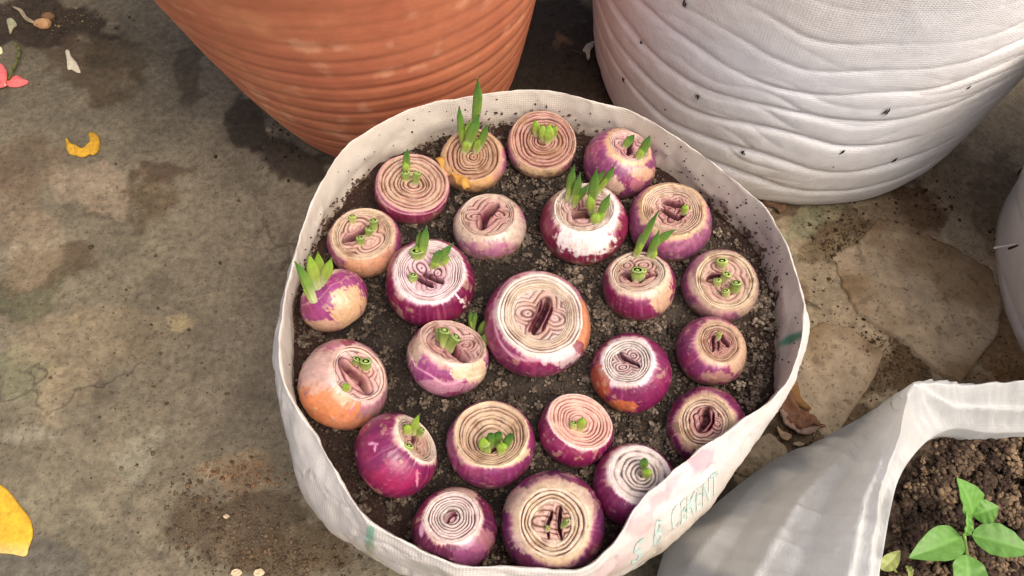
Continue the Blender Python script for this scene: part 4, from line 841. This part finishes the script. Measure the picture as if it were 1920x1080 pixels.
n2 = 170; kr = np.linspace(1.02, .002, n2)[:, None, None]
Ps2 = cen+(Ec[None, ::2]-cen)*kr; Ps2[..., 2] = zSl
Ps2[..., 2] += .007*fbm(Ps2*22, 3, 410)+.006*np.maximum(fbm(Ps2*70, 4, 411), -.2)+.003*fbm(Ps2*200, 2, 412)
c5 = mix(np.tile(rgb(58, 46, 38), Ps2.shape[:2]+(1,)), rgb(116, 98, 78), ss(0, .7, fbm(Ps2*70, 4, 411))*.5)*(1+.3*fbm(Ps2*60, 3, 413))[..., None]
mesh('soil', Ps2, quads(n2, NN//2, True, False), M['soil'], c5, s2)
N = 2600; qx = rng.uniform(1640, 1990, N); qy = rng.uniform(800, 1130, N); P5 = np.array([un(a, b, zSl) for a, b in zip(qx, qy)])
pe = pr(np.concatenate([Ec]))[0:2]; ok = in_poly(qx, qy, [(1655, 1140), (1668, 1040), (1682, 960), (1700, 905), (1730, 860), (1762, 832), (1850, 822), (2000, 822), (2000, 1140)])
P5 = P5[ok]; sz = np.minimum(.0011*np.exp(rng.exponential(.6, len(P5))), .0075)
P5[:, 2] += .007*fbm(np.c_[P5[:, :2], 0*P5[:, 0]+zSl]*22, 3, 410)+sz*.4+.002
cq = mix(np.tile(rgb(62, 48, 40), (len(P5), 1)), rgb(150, 126, 98), rng.uniform(0, 1, len(P5))**2.5*.85)
mb = sz > .0018; pa = aggregate(P5[mb], sz[mb]*1.1, cq[mb], 30)
crumbs('soil_clods', *pa, M['clod'], s2, 1, rug=.7)
crumbs('soil_crumbs', P5, sz*.6, cq, M['clod'], s2, 1, rug=.8)

# seedling
def blade(root, name, base, tip, wid, z0, z1, col, fold=.25, droop=.006, seedv=0, mat=M['leaf']):
    B = un(*base, z0); Tq = un(*tip, z1); n1, n2_ = 22, 11
    s = np.linspace(0, 1, n1)[:, None]; w = np.linspace(-1, 1, n2_)[None]
    d = Tq-B; ln = np.linalg.norm(d); d /= ln; sd = np.cross(d, [0, 0, 1.]); sd /= np.linalg.norm(sd); up = np.cross(sd, d)
    pf = np.sin(pi*np.clip(s, 0, 1)**.72)**.85*(1-.15*s); wd = wid*pr(B)[2]/F/2
    V = B+d*(s*ln)[..., None]+sd*(w*pf*wd)[..., None]+up*((np.abs(w)*fold*wd*pf)+.5*droop*np.sin(s*pi)-0*w+.0008*np.sin(s*26+np.abs(w)*4)*pf*np.abs(w))[..., None]
    V2 = V-up*.0004
    vein = np.exp(-(w/.07)**2)+.5*np.exp(-(((s*7-np.abs(w)*1.4) % 1-.5)/.09)**2)*(np.abs(w) < .92)
    c = mix(np.broadcast_to(col, (n1, n2_, 3)), np.asarray(col)*1.35+.02, np.clip(vein, 0, 1)*.85)
    q = quads(n1, n2_); m_ = n1*n2_
    return mesh(name, np.concatenate([V.reshape(-1, 3), V2.reshape(-1, 3)]), np.concatenate([q, q[:, ::-1]+m_]), mat, np.concatenate([c.reshape(-1, 3)]*2), root)
zb = zSl+.006
sd = T('seedling', un(1812, 1040, zSl), 'green seedling with broad pointed leaves growing in the bottom right sack', 'seedling')
LG = rgb(116, 164, 74)*.95
zt = .245
rod('stem', un(1822, 1110, zSl-.004), un(1808, 1000, zt), .0016, M['leaf'], sd, col=rgb(150, 176, 96))
blade(sd, 'leaf', (1824, 972), (1794, 896), 66, zt, zt+.03, LG, seedv=1); 
blade(sd, 'leaf', (1803, 1006), (1704, 1046), 66, zt, zt+.002, LG*.95)
blade(sd, 'leaf', (1822, 1003), (1936, 1036), 66, zt, zt+.002, LG*.9)
blade(sd, 'leaf', (1812, 1040), (1812, 1130), 66, zt, zt-.006, LG)
blade(sd, 'leaf', (1806, 1006), (1812, 958), 20, zt, zt+.02, LG*1.15, fold=.6)
blade(sd, 'leaf', (1824, 966), (1872, 950), 50, zt+.004, zt+.010, LG*1.0)
s3 = T('seedling', un(1670, 1066, zSl), 'small yellowing sprout at the inner edge of the bottom right sack', 'seedling')
rod('stem', un(1690, 1085, zSl-.002), un(1664, 1052, zSl+.018), .0011, M['leaf'], s3, col=rgb(170, 180, 110))
blade(s3, 'leaf', (1652, 1068), (1688, 1032), 30, zSl+.018, zSl+.024, rgb(178, 186, 112), fold=.5)
blade(s3, 'leaf', (1700, 1060), (1706, 1090), 14, zSl+.012, zSl+.016, rgb(168, 176, 100), fold=.5)

# ------------------------------------------------------------------ litter on the ground
def onground(name, part, px_, label, cat, pts, th, col, **k):
    w = un(*px_, 0); z0 = gz(w[0], w[1]) + k.pop('lift', .0015)
    r = T(name, (w[0], w[1], 0), label, cat, k.pop('group', None)); plate(part, pts, z0, th, k.pop('mat', M['dry']), col, r, **k); return r, z0
def yl(V, c, s):
    n = fbm(V*45, 3, 500); c = mix(c, rgb(196, 140, 40), ss(0, .8, n)*.5)
    x, y, _ = pr(V); return mix(c, rgb(224, 190, 120), ss(1010, 1040, y)*.7)
onground('leaf', 'leaf_blade', (10, 970), 'broad bright yellow fallen leaf at the left edge', 'leaf', [(-60, 1020), (-50, 940), (-20, 908), (8, 914), (34, 944), (56, 974), (61, 1004), (54, 1026), (46, 1042), (20, 1038), (-20, 1034)], .0012, rgb(232, 186, 44), wob=.0003, dome=.003, lift=.002, colf=yl, nr=14, seed=4)
r, z0 = onground('leaf', 'leaf_blade', (155, 275), 'small curled yellow leaf shaped like a crescent on the cement', 'leaf', [(126, 262), (136, 272), (146, 276), (142, 290), (128, 286)], .003, rgb(206, 158, 40), seed=6, dome=.002)
for pts in ([(142, 276), (156, 280), (166, 276), (172, 284), (160, 293), (144, 292)], [(162, 278), (170, 268), (168, 252), (180, 252), (187, 264), (184, 282), (172, 290)]):
    plate('leaf_blade', pts, z0+.001, .003, M['dry'], rgb(206, 156, 38), r, seed=8, dome=.002)
onground('petal', 'petal_blade', (136, 115), 'dry cream petal lying flat on the cement', 'petal', [(123, 96), (129, 94), (134, 106), (144, 118), (151, 134), (146, 136), (134, 130), (127, 129), (126, 112)], .001, rgb(222, 208, 176), seed=9, dome=.002, wob=.0002)
r, z0 = onground('flower', 'petal', (14, 158), 'coral pink flower with a curved green stalk at the left edge', 'flower', [(12, 158), (20, 146), (32, 142), (44, 148), (53, 153), (40, 161), (24, 163)], .001, rgb(232, 108, 104), seed=11, dome=.004, wob=.0002, lift=.003)
for pts in ([(0, 122), (6, 122), (13, 136), (12, 152), (6, 158), (-2, 150), (-3, 134)], [(-24, 152), (-8, 152), (10, 160), (2, 164), (-20, 162)]):
    plate('petal', pts, z0+.001, .001, M['dry'], rgb(230, 112, 108), r, seed=12, dome=.004, wob=.0002)
Z_ = z0+.003
pp = [(16, 150), (24, 132), (34, 110), (37, 96), (34, 86), (26, 82)]
for a_, b_ in zip(pp[:-1], pp[1:]): rod('stalk', un(*a_, Z_+.002), un(*b_, Z_+.002), .0018, M['leaf'], r, col=rgb(112, 116, 40))
mesh('stamen', *(lambda V0, F0: (V0*.002+un(10, 159, Z_+.003), F0))(*IC[1]), M['dry'], rgb(240, 190, 150), r)
def pebble(px_, rx, label, col, cat='pebble', name='pebble', flat=.6, grp=None):
    w = un(*px_, 0); V0, F0 = IC[3]; rr = rx*pr(w)[2]/F
    V = V0*(1+.18*fbm(V0*1.1+px_[0], 3, int(px_[0]))[:, None])*np.array([rr, rr*.85, rr*flat]); V = V+np.array([w[0], w[1], gz(w[0], w[1])+rr*flat*.6])
    o = mesh(name, V, F0, M['stone'], col); tag(o, label, cat, grp)
pebble((83, 48), 15, 'rounded tan pebble near the top left corner', rgb(176, 134, 92)); pebble((93, 35), 12, 'brown pebble leaning behind the tan one near the top left corner', rgb(112, 84, 58))
pebble((505, 243), 8, 'small grey pebble at the foot of the terracotta pot', rgb(120, 104, 88))
onground('leaf', 'leaf_blade', (45, 30), 'withered twisted grey-brown leaf strip beside the tan pebble', 'leaf', [(24, 14), (38, 17), (46, 24), (52, 34), (64, 41), (62, 44), (48, 38), (40, 28), (34, 20)], .002, rgb(150, 134, 104), seed=14, lift=.003)
onground('petal', 'petal_blade', (22, 48), 'pale withered petal scrap above the pink flower', 'petal', [(14, 38), (24, 36), (31, 46), (24, 54), (20, 64), (17, 54)], .002, rgb(158, 152, 118), seed=15)
onground('petal', 'petal_blade', (2, 96), 'tiny cream scrap cut by the left edge', 'petal', [(-6, 88), (3, 90), (4, 98), (-4, 101)], .002, rgb(206, 200, 160), seed=16)
onground('leaf', 'leaf_blade', (1102, 95), 'curved dry whitish leaf in the dark gap beside the big white sack', 'leaf', [(1115, 78), (1100, 84), (1093, 96), (1098, 100), (1102, 112), (1106, 108), (1107, 96), (1114, 84)], .0015, rgb(190, 178, 156), seed=17, lift=.004)
onground('leaf', 'leaf_blade', (1462, 385), 'shrivelled brown leaf at the foot of the big white sack', 'leaf', [(1428, 372), (1446, 368), (1462, 378), (1474, 390), (1462, 400), (1452, 392), (1436, 384)], .003, rgb(112, 82, 60), seed=18, lift=.004, wob=.001)
r, z0 = onground('leaf', 'leaf_blade', (1500, 765), 'crumpled reddish brown dead leaf wedged beside the onion sack', 'leaf', [(1466, 742), (1490, 748), (1512, 764), (1532, 786), (1544, 802), (1520, 800), (1500, 806), (1480, 790), (1462, 766)], .003, rgb(134, 92, 66), seed=19, lift=.006, wob=.0022, curl=.004)
plate('leaf_blade', [(1462, 770), (1482, 774), (1500, 788), (1522, 800), (1536, 800), (1520, 812), (1498, 812), (1474, 794)], z0+.002, .002, M['dry'], rgb(170, 140, 122), r, seed=20, wob=.0016)
plate('leaf_blade', [(1484, 706), (1496, 720), (1502, 744), (1520, 766), (1508, 764), (1488, 748), (1478, 724)], z0+.004, .002, M['dry'], rgb(146, 106, 58), r, seed=21, wob=.0012)
onground('leaf', 'leaf_blade', (1470, 815), 'thin dry tan leaf scrap under the crumpled dead leaf', 'leaf', [(1457, 800), (1466, 808), (1484, 816), (1476, 826), (1466, 822), (1460, 812)], .0015, rgb(160, 134, 104), seed=22, lift=.004)
onground('leaf', 'leaf_blade', (1498, 834), 'thin pale leaf scrap just above the bottom right sack', 'leaf', [(1486, 832), (1498, 829), (1508, 834), (1496, 837)], .0015, rgb(168, 148, 118), seed=23, lift=.004)
for (q_, lab) in (((444, 1073), 'small jagged cream chip on the ground at the bottom edge, left of its twin'), ((486, 1073), 'small blocky tan chip on the ground at the bottom edge, right of its twin'), ((425, 968), 'tiny white hooked scrap in the dark grit left of the sack')):
    s_ = 10 if q_[1] > 1000 else 5
    onground('chip', 'chip_body', q_, lab, 'chip', [(q_[0]-s_*.7, q_[1]-s_*.3), (q_[0]+s_*.4, q_[1]-s_*.6), (q_[0]+s_, q_[1]+s_*.1), (q_[0], q_[1]+s_*.8), (q_[0]-s_, q_[1]+s_*.5)], .002, rgb(206, 184, 150), seed=int(q_[0]), mat=M['stone'])
for (a_, b_, lab, cl_) in (((1500, 556), (1540, 580), 'thin grey twig lying beside the right wall of the onion sack', rgb(96, 80, 62)), ((1072, 93), (1096, 103), 'fine dark twig touching the whitish leaf by the big sack', rgb(70, 58, 46))):
    w = un(*a_, 0); t_ = T('twig', w, lab, 'twig'); rod('twig_stem', un(*a_, .009), un(*b_, .008), .0012, M['dry'], t_, col=cl_)
# loose grit
def grit(name, label, spec, smin=.0006, seed=0):
    Pq, cq, zq = [], [], []
    for (x0, y0, sx, sy, m, colr) in spec:
        for _ in range(m):
            qx_, qy_ = x0+rng.normal()*sx, y0+rng.normal()*sy; w = un(qx_, qy_, 0); s_ = min(smin*math.exp(rng.exponential(.42)), .0026)
            Pq.append((w[0], w[1], gz(w[0], w[1])+s_*.4)); zq.append(s_); cq.append(rgb(*colr)*rng.uniform(.5, 1.5))
    o = crumbs(name, np.array(Pq), np.array(zq), np.array(cq), M['clod'], None, 1); tag(o, label, 'grit'); return o
grit('grit', 'loose dark grit and crumbs scattered over the cement', [(450, 1000, 60, 45, 900, (98, 80, 62)), (370, 930, 30, 25, 160, (96, 78, 58)), (470, 890, 40, 16, 220, (120, 90, 62)), (560, 1050, 70, 20, 350, (92, 74, 54)), (520, 240, 40, 40, 160, (52, 42, 32)),
    (60, 30, 70, 25, 260, (64, 50, 36)), (130, 40, 30, 12, 80, (120, 104, 70)), (300, 600, 200, 220, 500, (92, 78, 60)), (1060, 120, 60, 60, 400, (60, 44, 32)), (1590, 450, 40, 30, 500, (84, 64, 44)), (1680, 680, 60, 35, 900, (104, 84, 62)),
    (1560, 790, 70, 30, 600, (106, 86, 64)), (1440, 830, 50, 40, 400, (84, 66, 48)), (1600, 680, 60, 60, 260, (74, 56, 40)), (1700, 560, 140, 110, 500, (84, 66, 46)), (1880, 690, 30, 20, 160, (110, 80, 50)), (1510, 700, 30, 60, 120, (80, 60, 44)), (1190, 200, 30, 40, 200, (50, 40, 32)), (1730, 380, 40, 30, 160, (70, 50, 38))])
